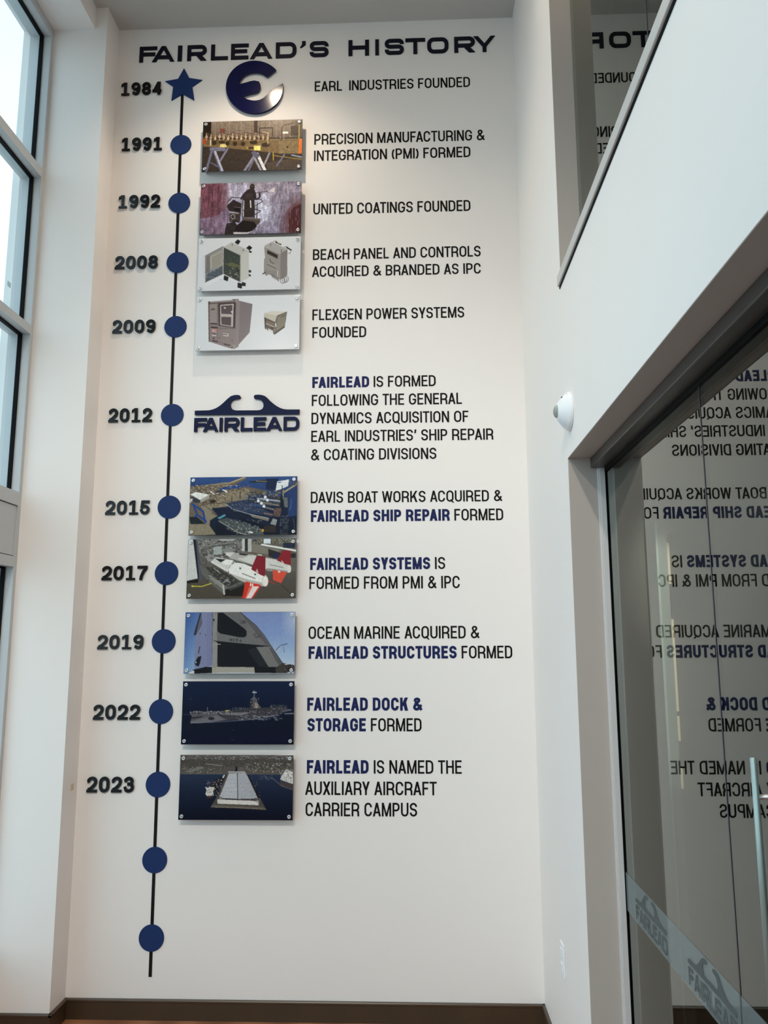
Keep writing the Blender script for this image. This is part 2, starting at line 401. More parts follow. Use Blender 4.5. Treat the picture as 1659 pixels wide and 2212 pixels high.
def strip(pts, t, closed=False, tf=None):
    pts = [p for i, p in enumerate(pts) if i == 0 or math.hypot(p[0] - pts[i - 1][0], p[1] - pts[i - 1][1]) > 1e-5]
    if closed and math.hypot(pts[0][0] - pts[-1][0], pts[0][1] - pts[-1][1]) < 1e-5: pts = pts[:-1]
    n = len(pts); L = []; Rr = []
    for i in range(n):
        a = pts[i - 1] if (i > 0 or closed) else None; c = pts[(i + 1) % n] if (i < n - 1 or closed) else None; p = pts[i]
        ds = []
        if a: ds.append(((p[0] - a[0]), (p[1] - a[1])))
        if c: ds.append(((c[0] - p[0]), (c[1] - p[1])))
        ds = [(x / math.hypot(x, y), y / math.hypot(x, y)) for x, y in ds]
        if len(ds) == 2:
            mx_, my_ = ds[0][0] + ds[1][0], ds[0][1] + ds[1][1]; l = math.hypot(mx_, my_) or 1; mx_, my_ = mx_ / l, my_ / l
            k = 1 / max(0.35, mx_ * ds[0][0] + my_ * ds[0][1])
        else: (mx_, my_), k = ds[0], 1
        L.append((p[0] - my_ * t / 2 * k, p[1] + mx_ * t / 2 * k)); Rr.append((p[0] + my_ * t / 2 * k, p[1] - mx_ * t / 2 * k))
    return L, Rr, closed


def letter(ch, t, w, r=0.5, th=None):
    """strokes of one letter in a box w x 1: list of ('s', pts, closed) strokes and ('p', polygon)"""
    h = t / 2; th = th or t; x0, x1 = h, w - h; y0, y1 = h, 1 - h; out = []
    S = lambda *p, c=False: out.append(('s', list(p), c))
    def V(x): out.append(('p', [(x - h, 0), (x + h, 0), (x + h, 1), (x - h, 1)]))
    def H(y, a=None, b=None):
        a = 0 if a is None else a; b = w if b is None else b
        out.append(('p', [(a, y - h), (b, y - h), (b, y + h), (a, y + h)]))
    def D(xa, ya, xb, yb, tw):   # slanted bar with level ends
        out.append(('p', [(xa, ya), (xa + tw, ya), (xb + tw, yb), (xb, yb)]))
    R = min(r, (w - t) / 2) if r < 0.45 else (w - t) / 2
    if ch in 'EFL':
        V(x0); H(y0) if ch != 'F' else None
        if ch != 'L': H(y1); H(0.52 if ch == 'E' else 0.50, 0, w * (0.92 if ch == 'E' else 0.9))
    elif ch == 'T': V(w / 2); H(y1)
    elif ch == 'I': V(w / 2)
    elif ch == 'H': V(x0); V(x1); H(0.52)
    elif ch == 'A':
        tw = t * 1.08; D(0, 0, w / 2 - tw / 2, 1, tw); D(w - tw, 0, w / 2 - tw / 2, 1, tw); H(0.29, w * 0.20, w * 0.80)
    elif ch == 'V': tw = t * 1.08; D(w / 2 - tw / 2, 0, 0, 1, tw); D(w / 2 - tw / 2, 0, w - tw, 1, tw)
    elif ch == 'N': V(x0); V(x1); D(x1 - h * 1.15, 0, 0, 1, t * 1.15)
    elif ch == 'M':
        V(x0); V(x1); tw = t * 0.95; D(w / 2 - tw / 2, 0.0, h * 0.3, 1, tw); D(w / 2 - tw / 2, 0.0, w - tw - h * 0.3, 1, tw)
    elif ch == 'W':
        tw = t * 1.02; a = w * 0.27
        D(a - tw / 2, 0, 0, 1, tw); D(a - tw / 2, 0, w / 2 - tw / 2, 1, tw); D(w - a - tw / 2, 0, w / 2 - tw / 2, 1, tw); D(w - a - tw / 2, 0, w - tw, 1, tw)
    elif ch == 'X': tw = t * 1.2; D(0, 0, w - tw, 1, tw); D(w - tw, 0, 0, 1, tw)
    elif ch == 'Y':
        tw = t * 1.15; out.append(('p', [(w / 2 - h, 0), (w / 2 + h, 0), (w / 2 + h, 0.44), (w / 2 - h, 0.44)]))
        D(w / 2 - tw / 2, 0.36, 0, 1, tw); D(w / 2 - tw / 2, 0.36, w - tw, 1, tw)
    elif ch == 'K': V(x0); tw = t * 1.25; D(h, 0.36, w - tw, 1, tw); D(w - tw, 0, w * 0.36, 0.62, tw)
    elif ch == 'O' or ch == '0': S(*rrect(x0, y0, x1, y1, R), c=True)
    elif ch == 'Q': S(*rrect(x0, y0, x1, y1, R), c=True); D(w * 0.50, 0.20, w * 0.86, -0.09, t * 1.0)
    elif ch in 'CG':
        k = rrect(x0, y0, x1, y1, R); n4 = 7
        e = 0.68
        top = [(x1, min(e, k[0][1] - 0.02))] + k[:2 * n4]; bot = k[2 * n4:] + [(x1, max(1 - e, k[-1][1] + 0.02) if ch == 'C' else 0.46)]
        S(*(top + bot))
        if ch == 'G': H(0.46, w * 0.52, w)
    elif ch == 'D': V(x0); S(*([(h, y1)] + arc(x1 - R * 1.1, y1 - R * 1.15, R * 1.1, R * 1.15, 90, 0, 6) + arc(x1 - R * 1.1, y0 + R * 1.15, R * 1.1, R * 1.15, 0, -90, 6) + [(h, y0)]))
    elif ch in 'PRB':
        m_ = 0.44 if ch != 'B' else 0.52; V(x0); rr = min(R, (y1 - m_) / 2)
        S(*([(h, y1)] + arc(x1 - rr, y1 - rr, rr, rr, 90, 0, 6) + arc(x1 - rr, m_ + rr, rr, rr, 0, -90, 6) + [(h, m_)]))
        if ch == 'B': S(*([(h, m_)] + arc(x1 - rr, m_ - rr, rr, rr, 90, 0, 6) + arc(x1 - rr, y0 + rr, rr, rr, 0, -90, 6) + [(h, y0)]))
        if ch == 'R':
            if r < 0.45: D(w - t * 1.5, 0, w * 0.38, m_, t * 1.5)
            else: S((w * 0.45, m_), (x1 - t * 0.55, m_ - 0.02), (x1 - t * 0.1, m_ - t * 0.9), (x1 - t * 0.02, 0.08), (x1 + t * 0.12, 0))
    elif ch == 'U': S(*([(x0, 1)] + arc(x0 + R, y0 + R * 1.1, R, R * 1.1, 180, 270, 6) + arc(x1 - R, y0 + R * 1.1, R, R * 1.1, 270, 360, 6) + [(x1, 1)]))
    elif ch == 'S':
        m_ = 0.51; q = (y1 - m_) / 2; q2 = (m_ - y0) / 2; rr = min(R, q); rr2 = min(R, q2)
        if r < 0.45:
            rr = rr2 = min(r * 0.8, q)
        pts = [(x1, y1 - rr * 0.95 - 0.03)] + arc(x1 - rr, y1 - rr, rr, rr, 0, 90, 6) + arc(x0 + rr, y1 - rr, rr, rr, 90, 180, 6) + arc(x0 + rr, m_ + rr, rr, rr, 180, 270, 6)
        pts += arc(x1 - rr2, m_ - rr2, rr2, rr2, 90, 0, 6) + arc(x1 - rr2, y0 + rr2, rr2, rr2, 0, -90, 6) + arc(x0 + rr2, y0 + rr2, rr2, rr2, 270, 180, 6) + [(x0, y0 + rr2 * 0.95 + 0.03)]
        S(*pts)
    elif ch == '&':
        S((w * 0.97, h * 0.45), (w * 0.26, 0.70)); S((w * 0.24, 0.70), *arc(w * 0.46, 0.79, w * 0.23, 0.21 - h, 190, -40, 8), (w * 0.26, 0.47), (w * 0.20, 0.44))
        S((w * 0.30, 0.50), *arc(w * 0.40, 0.27, w * 0.40 - h, 0.27 - h, 120, 300, 8), (w * 0.80, 0.24), (w * 0.90, 0.46))
    elif ch in "'": D(0.0, 0.66, h * 0.6, 1, t) if r >= 0.45 else out.append(('p', [(0, 0.62), (w * 0.3, 0.62), (w, 0.80), (w, 1.04), (w * 0.35, 1.04), (w * 0.35, 0.82)]))
    elif ch == '(': S(*arc(w + 0.22, 0.45, w + 0.22 - h, 0.62, 133, 227, 8))
    elif ch == ')': S(*arc(-0.22, 0.45, w + 0.22 - h, 0.62, 47, -47, 8))
    elif ch == '1':
        V(w * 0.52); out.append(('p', [(w * 0.08, 0), (w * 0.98, 0), (w * 0.98, t * 0.74), (w * 0.08, t * 0.74)]))
        out.append(('p', [(w * 0.06, 0.66), (w * 0.06, 0.86), (w * 0.36, 1.0), (w * 0.56, 1.0), (w * 0.56, 0.84), (w * 0.40, 0.80)]))
    elif ch == '2':
        S(*([(x0 - h * 0.7, y1 - 0.20)] + arc(w / 2, y1 - 0.22, w / 2 - h, 0.22, 172, -12, 10) + [(x1 - 0.06, 0.50), (w * 0.42, 0.26), (h * 0.9, t * 0.8)]))
        out.append(('p', [(0, 0), (w, 0), (w, t * 0.88), (0, t * 0.88)]))
    elif ch == '3':
        S(*([(h * 0.4, y1 - 0.17)] + arc(w * 0.48, y1 - 0.2, w * 0.48 - h * 1.1, 0.2, 165, -90, 10)[:9] + [(w * 0.60, 0.535), (w * 0.34, 0.53)]))
        S(*([(w * 0.34, 0.53), (w * 0.56, 0.53)] + arc(w * 0.48, y0 + 0.225, w / 2 - h * 0.9, 0.225, 55, -165, 10) + [(h * 0.3, 0.24)]))
    elif ch == '4':
        out.append(('p', [(w * 0.56, 0), (w * 0.56 + t, 0), (w * 0.56 + t, 1), (w * 0.56, 1)]))
        H(0.30, 0, w); D(0.0, 0.24, w * 0.52, 1, t * 1.15)
    elif ch == '5':
        H(y1, w * 0.12, w * 0.94); D(w * 0.02, 0.44, w * 0.12, 1, t * 0.95)
        S(*([(h * 1.4, 0.52), (w * 0.32, 0.60)] + arc(w * 0.48, y0 + 0.24, w / 2 - h, 0.24, 80, -165, 12) + [(h * 0.2, 0.24)]))
    elif ch == '7': H(y1, 0, w); S((w - h * 0.9, y1 - h * 0.6), (w * 0.58, 0.55), (w * 0.42, 0.26), (w * 0.36, 0))
    elif ch == '8':
        S(*rrect(x0 + 0.02, 0.52, x1 - 0.02, y1, 0.24), c=True); S(*rrect(x0, y0, x1, 0.52, 0.26), c=True)
    elif ch == '9':
        S(*rrect(x0, 0.46, x1, y1, 0.27), c=True); S(*([(x1, 0.66), (x1, 0.50)] + arc(w / 2, y0 + 0.36, w / 2 - h, 0.36, 0, -128, 10) + [(h * 1.0, 0.20)]))
    return out


def put(b, shapes, t, ox, oz, sx, sz, yf, yb):
    def tf(p): return (ox + p[0] * sx, oz + p[1] * sz)
    for k, s in enumerate(shapes):
        dy = k * 0.00005
        if s[0] == 'p': b.prism([tf(p) for p in s[1]], yf - dy, yb)
        else:
            L, Rr, cl = strip(s[1], t, s[2]); n = len(L)
            vs = [(tf(p)[0], yf - dy, tf(p)[1]) for p in L] + [(tf(p)[0], yf - dy, tf(p)[1]) for p in Rr]
            vs += [(x, yb, z) for x, _, z in vs]
            fs = []
            for i in range(n if cl else n - 1):
                j = (i + 1) % n
                fs += [(i, n + i, n + j, j), (i, j, 2 * n + j, 2 * n + i), (n + i, 3 * n + i, 3 * n + j, n + j)]
            if not cl: fs += [(0, 2 * n, 3 * n, n), (n - 1, 2 * n - 1, 4 * n - 1, 3 * n - 1)]
            b.add(vs, fs)


CW = dict(A=.60, B=.55, C=.56, D=.56, E=.48, F=.46, G=.58, H=.57, I=.13, K=.58, L=.44, M=.70, N=.58, O=.58, P=.53, Q=.58, R=.57, S=.54, T=.52, U=.56, V=.58, W=.84, X=.56, Y=.56)
CW.update({'&': .64, "'": .17, '(': .22, ')': .22})
TIGHT = {('A', 'T'): -.06, ('F', 'A'): -.06, ('A', 'V'): -.06, ('A', 'Y'): -.06, ('T', 'A'): -.06, ('L', 'T'): -.05, ('A', 'C'): -.03, ('P', 'A'): -.05, ('D', 'A'): -.03, ('R', 'Y'): -.03, ('R', 'A'): -.02}


def layout(words):
    """words: list of (text, bold); returns placed glyphs in cap-height units + total width"""
    x = 0.0; res = []
    for wi, (wd_, bold) in enumerate(words):
        t = .205 if bold else .132; gs = []
        for i, ch in enumerate(wd_):
            if ch == ' ': x += .22; continue
            w = CW[ch] + (.045 if bold and ch not in "I" else 0); w = t if ch == 'I' else w
            if i and (wd_[i - 1], ch) in TIGHT: x += TIGHT[(wd_[i - 1], ch)]
            pad = .022 if ch in 'AVWXYT' else .052
            x += pad; gs.append((ch, t, w, x)); x += w + pad
        res.append((gs, bold)); x += .29
    return res, x - .29


YV = -0.0012  # vinyl front
ZSC = {}


def caption(label, lines):
    """lines: (px_left, baseline, cap_top, px_right, [(word, bold)..], px_bold_right or None)"""
    root = None
    for (pl, pb, pt_, pr_, words, pbr) in lines:
        x0, z0 = wall(pl, pb); _, z1 = wall(pl, pt_)
        slope = 0
        xr = wall(pr_, pb - (pb - pb))[0]
        # baseline to the right lies on the same height: find x there
        for _ in range(3):
            # solve pixel row of (xr, z0) by small search
            lo, hi = pb - 60, pb + 60
            for _k in range(24):
                mid = (lo + hi) / 2
                if wall(pr_, mid)[1] > z0: lo = mid
                else: hi = mid
            xr = wall(pr_, (lo + hi) / 2)[0]
        H = z1 - z0
        if root is None: root = empty('caption', label, 'lettering', 'captions beside the timeline', loc=(x0, 0, z0))
        res, tot = layout(words)
        nb = sum(1 for w in words if w[1])
        segs = []
        if pbr and nb < len(words):
            xbr = wall(pbr, pb)[0]; bend = res[nb - 1][0][-1]; bend = bend[3] + bend[2]; nstart = res[nb][0][0][3]
            s1 = (xbr - x0) / bend
            gap = 0.40 * H
            s2 = (xr - xbr - gap) / (tot - .045 - nstart)
            segs = [(0, nb, 0.0, x0, s1), (nb, len(res), nstart, xbr + gap, s2)]
        else: segs = [(0, len(res), 0.045, x0, (xr - x0) / (tot - .09))]
        for a, c, off, ox, sx_ in segs:
            for gs, bold in res[a:c]:
                b = MB()
                for ch, t, w, gx in gs:
                    put(b, letter(ch, t, w, 0.5), t, ox + (gx - off) * sx_, z0, sx_, H, YV, -0.0002)
                o = b.build('word', M['navytext'] if bold else M['black'], label='bold navy word' if bold and nb < sum(len(l[4]) for l in lines) else None)
                keep(o, root)
    return root


def W_(s, b=0):
    ws = s.split(' '); return [(w, i < b) for i, w in enumerate(ws)]


caption('black vinyl caption EARL INDUSTRIES FOUNDED, topmost, right of the round navy emblem', [
    (679.6, 197.6, 176.2, 1015.6, [('EARL', 0), (' INDUSTRIES', 0), ('FOUNDED', 0)], None)])
caption('two-line black vinyl caption PRECISION MANUFACTURING & INTEGRATION (PMI) FORMED', [
    (678.7, 312.8, 290, 1046.7, W_('PRECISION MANUFACTURING &'), None), (678, 348, 325.7, 1016.5, W_('INTEGRATION (PMI) FORMED'), None)])
caption('one-line black vinyl caption UNITED COATINGS FOUNDED', [(676.6, 463.5, 440.3, 1016.5, W_('UNITED COATINGS FOUNDED'), None)])
caption('two-line black vinyl caption BEACH PANEL AND CONTROLS ACQUIRED & BRANDED AS IPC', [
    (675.7, 561.7, 538.8, 1038.5, W_('BEACH PANEL AND CONTROLS'), None), (674.5, 598.5, 575.9, 1038.8, W_('ACQUIRED & BRANDED AS IPC'), None)])
caption('two-line black vinyl caption FLEXGEN POWER SYSTEMS FOUNDED', [
    (674.5, 691.9, 668.7, 1003, W_('FLEXGEN POWER SYSTEMS'), None), (674.5, 730.2, 707, 791.1, W_('FOUNDED'), None)])
caption('five-line vinyl caption beginning FAIRLEAD IS FORMED, right of the raised fairlead logo', [
    (673.2, 838.2, 814.7, 941.4, W_('FAIRLEAD IS FORMED', 1), 797.3), (673.2, 877.3, 853.2, 998, W_('FOLLOWING THE GENERAL'), None),
    (672.5, 916.2, 892, 1012.2, W_('DYNAMICS ACQUISITION OF'), None), (672, 954.8, 930.7, 1065.9, W_("EARL INDUSTRIES' SHIP REPAIR"), None),
    (671.6, 994.6, 970.5, 942.9, W_('& COATING DIVISIONS'), None)])
caption('two-line vinyl caption DAVIS BOAT WORKS ACQUIRED & FAIRLEAD SHIP REPAIR FORMED', [
    (671, 1086.8, 1062.7, 1084.5, W_('DAVIS BOAT WORKS ACQUIRED &'), None), (670.1, 1127.5, 1102.5, 1087.5, W_('FAIRLEAD SHIP REPAIR FORMED', 3), 971.5)])
caption('two-line vinyl caption FAIRLEAD SYSTEMS IS FORMED FROM PMI & IPC', [
    (668.6, 1231.3, 1205.4, 961.9, W_('FAIRLEAD SYSTEMS IS', 2), 929.3), (668, 1272.6, 1246, 993.5, W_('FORMED FROM PMI & IPC'), None)])
caption('two-line vinyl caption OCEAN MARINE ACQUIRED & FAIRLEAD STRUCTURES FORMED', [
    (666.2, 1380.2, 1353.4, 1035.4, W_('OCEAN MARINE ACQUIRED &'), None), (665, 1423.3, 1396.2, 1107.1, W_('FAIRLEAD STRUCTURES FORMED', 2), 986.6)])
caption('two-line vinyl caption FAIRLEAD DOCK & STORAGE FORMED', [
    (663.3, 1535.2, 1507, 911.5, W_('FAIRLEAD DOCK &', 3), None), (662.6, 1579.7, 1551.5, 910.9, W_('STORAGE FORMED', 1), 790.2)])
caption('three-line vinyl caption, lowest, FAIRLEAD IS NAMED THE AUXILIARY AIRCRAFT CARRIER CAMPUS', [
    (661.4, 1670.7, 1641.8, 997.7, W_('FAIRLEAD IS NAMED THE', 1), 796.2), (659.8, 1717, 1687.9, 942.9, W_('AUXILIARY AIRCRAFT'), None),
    (659.8, 1762.8, 1733.4, 901.2, W_('CARRIER CAMPUS'), None)])

# title: wide square letters, each a raised piece
tz0 = wall(301.4, 135.8)[1]; tz1 = wall(302.9, 102.4)[1]; TH = tz1 - tz0
title = empty('title_sign', "raised dark navy title FAIRLEAD'S HISTORY across the top of the wall", 'sign', loc=(-1.5, 0, tz0))
def title_letter(root, ch, x0, x1, z0, H, t, yf, yb, m, r=0.26, name='letter'):
    b = MB(); w = (x1 - x0) / H
    put(b, letter(ch, t, w, r), t, x0, z0, H, H, yf, yb)
    o = b.build(name, m); keep(o, root)
tl = [('F', 270, 395, 0), ('A', 362, 522, 0), ('I', 545, 575, 0), ('R', 613, 752, 0), ('L', 783, 905, 0), ('E', 926, 1052, 0), ('A', 1063, 1223, 0),
      ('D', 1247, 1395, 0), ("'", 1420, 1460, 0), ('S', 1490, 1625, 0), ('H', 308, 455, 1), ('I', 500, 526, 1), ('S', 568, 705, 1), ('T', 716, 858, 1),
      ('O', 872, 1025, 1), ('R', 1066, 1215, 1), ('Y', 1205, 1360, 1)]
for ch, a, c, k in tl:
    o_x = 660 if k else 220
    pa, pc = a / 3.318 + o_x, c / 3.318 + o_x
    row = 135 - (pa - 301) * 0.032
    x0, x1 = wall(pa, row - 8)[0], wall(pc, row - 8)[0]
    title_letter(title, ch, x0, x1, tz0, TH, (x1 - x0) / TH if ch == 'I' else 0.225, -0.005, 0.0, M['titlenavy'])

# years: raised black digits
years = [('1984', 261.3, 349, 208.2, 181), ('1991', 262.5, 350.5, 327.8, 300), ('1992', 255.6, 346, 451.7, 423.7), ('2008', 248.6, 341.2, 583.1, 554.8),
         ('2009', 243.2, 336, 721.5, 692.8), ('2012', 234.7, 328.7, 913.5, 883.4), ('2015', 228, 324.2, 1112.7, 1082.3), ('2017', 220.1, 318.6, 1253.9, 1222.9),
         ('2019', 211, 310.2, 1402.8, 1371.5), ('2022', 201.7, 303, 1554.7, 1521.8), ('2023', 187.6, 290.1, 1711.4, 1676.9)]
NEAR = {'1984': 'navy star', '1991': 'disc beside the pipework photo', '1992': 'disc beside the hull spraying photo', '2008': 'disc beside the electrical enclosures panel',
        '2009': 'disc beside the power cabinet panel', '2012': 'disc beside the fairlead logo', '2015': 'disc beside the shipyard photo', '2017': 'disc beside the red finned vehicles',
        '2019': 'disc beside the grey ship structure', '2022': 'disc beside the aircraft carrier', '2023': 'disc beside the pier warehouse'}
for s, pl, pr_, pb, ptop in years:
    x0, z0 = wall(pl, pb); x1 = wall(pr_, pb)[0]; H = wall(pl, ptop)[1] - z0
    rt = empty('year_numerals', 'raised black numerals %s, left of the %s' % (s, NEAR[s]), 'number', 'year numerals along the timeline', loc=(x0, 0, z0))
    adv = (x1 - x0 + 0.12 * H) / 4; w = (adv - 0.12 * H) / H
    for i, d in enumerate(s):
        b = MB(); put(b, letter(d, 0.21, w, 0.5), 0.21, x0 + i * adv, z0, H, H, -0.009, -0.003)
        o = b.build('digit', M['yearblack']); keep(o, rt)

# ------------------------------------------------------------------ timeline
x_a, z_a = wall(394, 205); x_b, z_b = wall(324.4, 2110)
b = MB(); hw = 0.0075
b.prism([(x_a - hw, z_a), (x_a + hw, z_a), (x_b + hw, z_b), (x_b - hw, z_b)], -0.002, 0.0)
b.build('timeline_bar', M['lineblack'], label='long thin black vertical timeline strip linking the navy discs', cat='line')
circ = [4.409, 4.064, 3.72, 3.358, 2.876, 2.393, 2.056, 1.719, 1.381, 1.039, 0.695, 0.35]
BESIDE = ['pipework photo panel', 'hull spraying photo panel', 'electrical enclosures panel', 'power cabinet panel', 'raised fairlead logo', 'shipyard photo panel', 'red finned vehicles photo panel',
          'grey ship structure photo panel', 'aircraft carrier photo panel', 'pier warehouse photo panel']
names = ['1991', '1992', '2008', '2009', '2012', '2015', '2017', '2019', '2022', '2023']
pxc = [391, 387.6, 383.8, 379.3, 372.4, 365.8, 359.9, 353.9, 348.1, 341.5, 334.4, 327.3]
pyc = [313, 438.8, 567.3, 706.1, 896.8, 1095.6, 1238.3, 1385.2, 1537, 1694.5, 1857.5, 2025.9]
for i in range(12):
    x, z = wall(pxc[i], pyc[i]); r = 0.0595 if i else 0.058
    b = MB(); b.lathe((x, 0, z), (0, -1, 0), [(0, r), (0.0035, r), (0.004, r - 0.0005)], 48)
    lab = ('round navy timeline disc left of the ' + BESIDE[i]) if i < 10 else ('round navy timeline disc, upper of the two without a year' if i == 10 else 'lowest round navy timeline disc, without a year')
    b.build('timeline_disc', M['navy'], label=lab, cat='disc', group='discs on the timeline', origin=(x, 0, z))
sx0, sz0 = wall(397.5, 190); b = MB(); pts = []
sp_ = [(591, 360), (628, 430), (722, 444), (650, 494), (664, 590), (581, 545), (500, 592), (513, 492), (455, 453), (548, 436)]
b.prism([wall(x / 3.318 + 220, y / 3.318 + 40) for x, y in sp_], -0.005, 0.0)
b.build('timeline_star', M['navy'], label='navy five-pointed star at the top of the timeline beside 1984', cat='star')

# round emblem with a spanner-shaped gap
def earc(cx, cy, rx, ry, a0, a1, n): return [(cx + rx * math.cos(math.radians(a0 + (a1 - a0) * i / n)), cy - ry * math.sin(math.radians(a0 + (a1 - a0) * i / n))) for i in range(n + 1)]
outer = earc(1098, 504, 205, 189, 40.5, 368.5, 60)
inner = [(1215, 528), (1195, 552), (1160, 583), (1135, 595), (1110, 600), (1085, 600), (1065, 597), (1045, 590), (1028, 580), (1015, 568), (1060, 555), (1100, 547), (1128, 536), (1143, 510), (1140, 484), (1130, 464),
         (1098, 457), (1070, 461), (1030, 473), (991, 482), (1000, 455), (1015, 435), (1035, 419), (1060, 408), (1085, 403), (1110, 402), (1137, 405), (1160, 413), (1188, 433)]
b = MB(); b.prism([wall(x / 3.318 + 220, y / 3.318 + 40) for x, y in outer + inner], -0.016, -0.004)
b.build('round_emblem', M['navygloss'], label='glossy navy round emblem with a spanner-shaped E, below the title', cat='logo', bevel=0.0015)

# fairlead logo
lg = empty('raised_logo', 'raised dark navy fairlead hook logo with the word FAIRLEAD, right of 2012', 'logo', loc=(-1.13, 0, 2.86))
half = [(737, 390), (1483, 385), (1487, 352), (1395, 352), (1370, 349), (1345, 340), (1320, 326), (1298, 310), (1275, 290), (1258, 272), (1240, 257), (1218, 249), (1192, 246), (1168, 248), (1159, 256), (1160, 268), (1168, 275),
        (1188, 277), (1206, 281), (1219, 292), (1228, 312), (1228, 332), (1220, 348), (1207, 355), (1190, 358), (1030, 359), (1012, 354), (999, 342), (993, 325), (994, 306), (1003, 290), (1018, 280), (1040, 277), (1060, 273), (1066, 263),
        (1060, 252), (1045, 248), (1020, 249), (995, 257), (970, 277), (945, 301), (920, 323), (893, 341), (865, 352), (840, 358), (737, 361)]
b = MB(); b.prism([wall(x / 3.318 + 200, y / 3.318 + 780) for x, y in half], -0.014, -0.003); o = b.build('hook_shape', M['navydeep']); keep(o, lg)
lz0 = wall(421, 933.9)[1]; lH = wall(422, 904.5)[1] - lz0
for ch, a, c in (('F', 731, 822), ('A', 795, 905), ('I', 912, 934), ('R', 948, 1055), ('L', 1064, 1148), ('E', 1156, 1246), ('A', 1247, 1362), ('D', 1370, 1483)):
    x0, x1 = wall(a / 3.318 + 200, 930)[0], wall(c / 3.318 + 200, 930)[0]
    title_letter(lg, ch, x0, x1, lz0, lH, (x1 - x0) / lH if ch == 'I' else 0.225, -0.014, -0.003, M['navydeep'])

# ------------------------------------------------------------------ printed photographs
class Art:
    def __init__(s, quad, nx=256, ny=140):
        s.nx, s.ny = nx, ny; NX, NY = nx * 2, ny * 2
        u = (np.arange(NX) + .5) / NX; v = (np.arange(NY) + .5) / NY
        U, V = np.meshgrid(u, v); s.U, s.V = U, V
        q = np.array(quad, float)
        s.X = (q[0, 0] * (1 - U) + q[1, 0] * U) * (1 - V) + (q[3, 0] * (1 - U) + q[2, 0] * U) * V
        s.Y = (q[0, 1] * (1 - U) + q[1, 1] * U) * (1 - V) + (q[3, 1] * (1 - U) + q[2, 1] * U) * V
        s.C = np.zeros((NY, NX, 3)); s.rng = np.random.RandomState(7)

    def grad(s, *st):
        ys = [a for a, _ in st]
        for k in range(3): s.C[..., k] = np.interp(s.Y, ys, [c[k] for _, c in st])

    def mask(s, m, c, a=1.0):
        mm = (m * a)[..., None]; s.C = s.C * (1 - mm) + np.array(c, float) * mm

    def inside(s, pts):
        m = np.zeros(s.X.shape, bool); n = len(pts)
        xs = [p[0] for p in pts]; ys = [p[1] for p in pts]
        for i in range(n):
            x1, y1 = pts[i]; x2, y2 = pts[(i + 1) % n]
            if y1 == y2: continue
            c = ((s.Y >= min(y1, y2)) & (s.Y < max(y1, y2)))
            m ^= c & (s.X < x1 + (s.Y - y1) * (x2 - x1) / (y2 - y1))
        return m.astype(float)

    def P(s, c, *pts, a=1.0): s.mask(s.inside(pts), c, a)

    def R(s, c, x0, y0, x1, y1, a=1.0): s.mask(((s.X >= x0) & (s.X < x1) & (s.Y >= y0) & (s.Y < y1)).astype(float), c, a)

    def L(s, c, w, *pts, a=1.0):
        m = np.zeros(s.X.shape)
        for (x1, y1), (x2, y2) in zip(pts, pts[1:]):
            dx, dy = x2 - x1, y2 - y1; l = dx * dx + dy * dy or 1
            t = np.clip(((s.X - x1) * dx + (s.Y - y1) * dy) / l, 0, 1)
            m = np.maximum(m, (np.hypot(s.X - x1 - t * dx, s.Y - y1 - t * dy) < w / 2))
        s.mask(m, c, a)

    def E(s, c, cx, cy, rx, ry, a=1.0, soft=0.0):
        d = np.hypot((s.X - cx) / rx, (s.Y - cy) / ry)
        s.mask(np.clip((1 - d) / soft, 0, 1) if soft else (d < 1).astype(float), c, a)

    def dots(s, n, box, rmin, rmax, cols, seed=0, ar=1.0, a=0.9):
        g = np.random.RandomState(seed)
        for _ in range(int(n * 1.9)):
            x = g.uniform(box[0], box[2]); y = g.uniform(box[1], box[3]); r = g.uniform(rmin, rmax) * .58
            c = cols[g.randint(len(cols))]
            s.R(c, x - r * ar, y - r, x + r * ar, y + r, a * .85)

    def noise(s, amp, cx, cy, seed=0, reg=None, add=None):
        g = np.random.RandomState(seed); ny, nx = s.X.shape
        a = g.rand(int(cy) + 2, int(cx) + 2)
        fx = s.U * cx; fy = s.V * cy; ix = fx.astype(int); iy = fy.astype(int); tx = fx - ix; ty = fy - iy
        tx = tx * tx * (3 - 2 * tx); ty = ty * ty * (3 - 2 * ty)
        v = (a[iy, ix] * (1 - tx) + a[iy, ix + 1] * tx) * (1 - ty) + (a[iy + 1, ix] * (1 - tx) + a[iy + 1, ix + 1] * tx) * ty
        m = 1.0 if reg is None else s.inside(reg)
        s.C *= (1 + (v * 2 - 1) * amp * m)[..., None]
        return v

    def out(s):
        c = s.C.reshape(s.ny, 2, s.nx, 2, 3).mean((1, 3)); return np.clip(c, 0, 255)


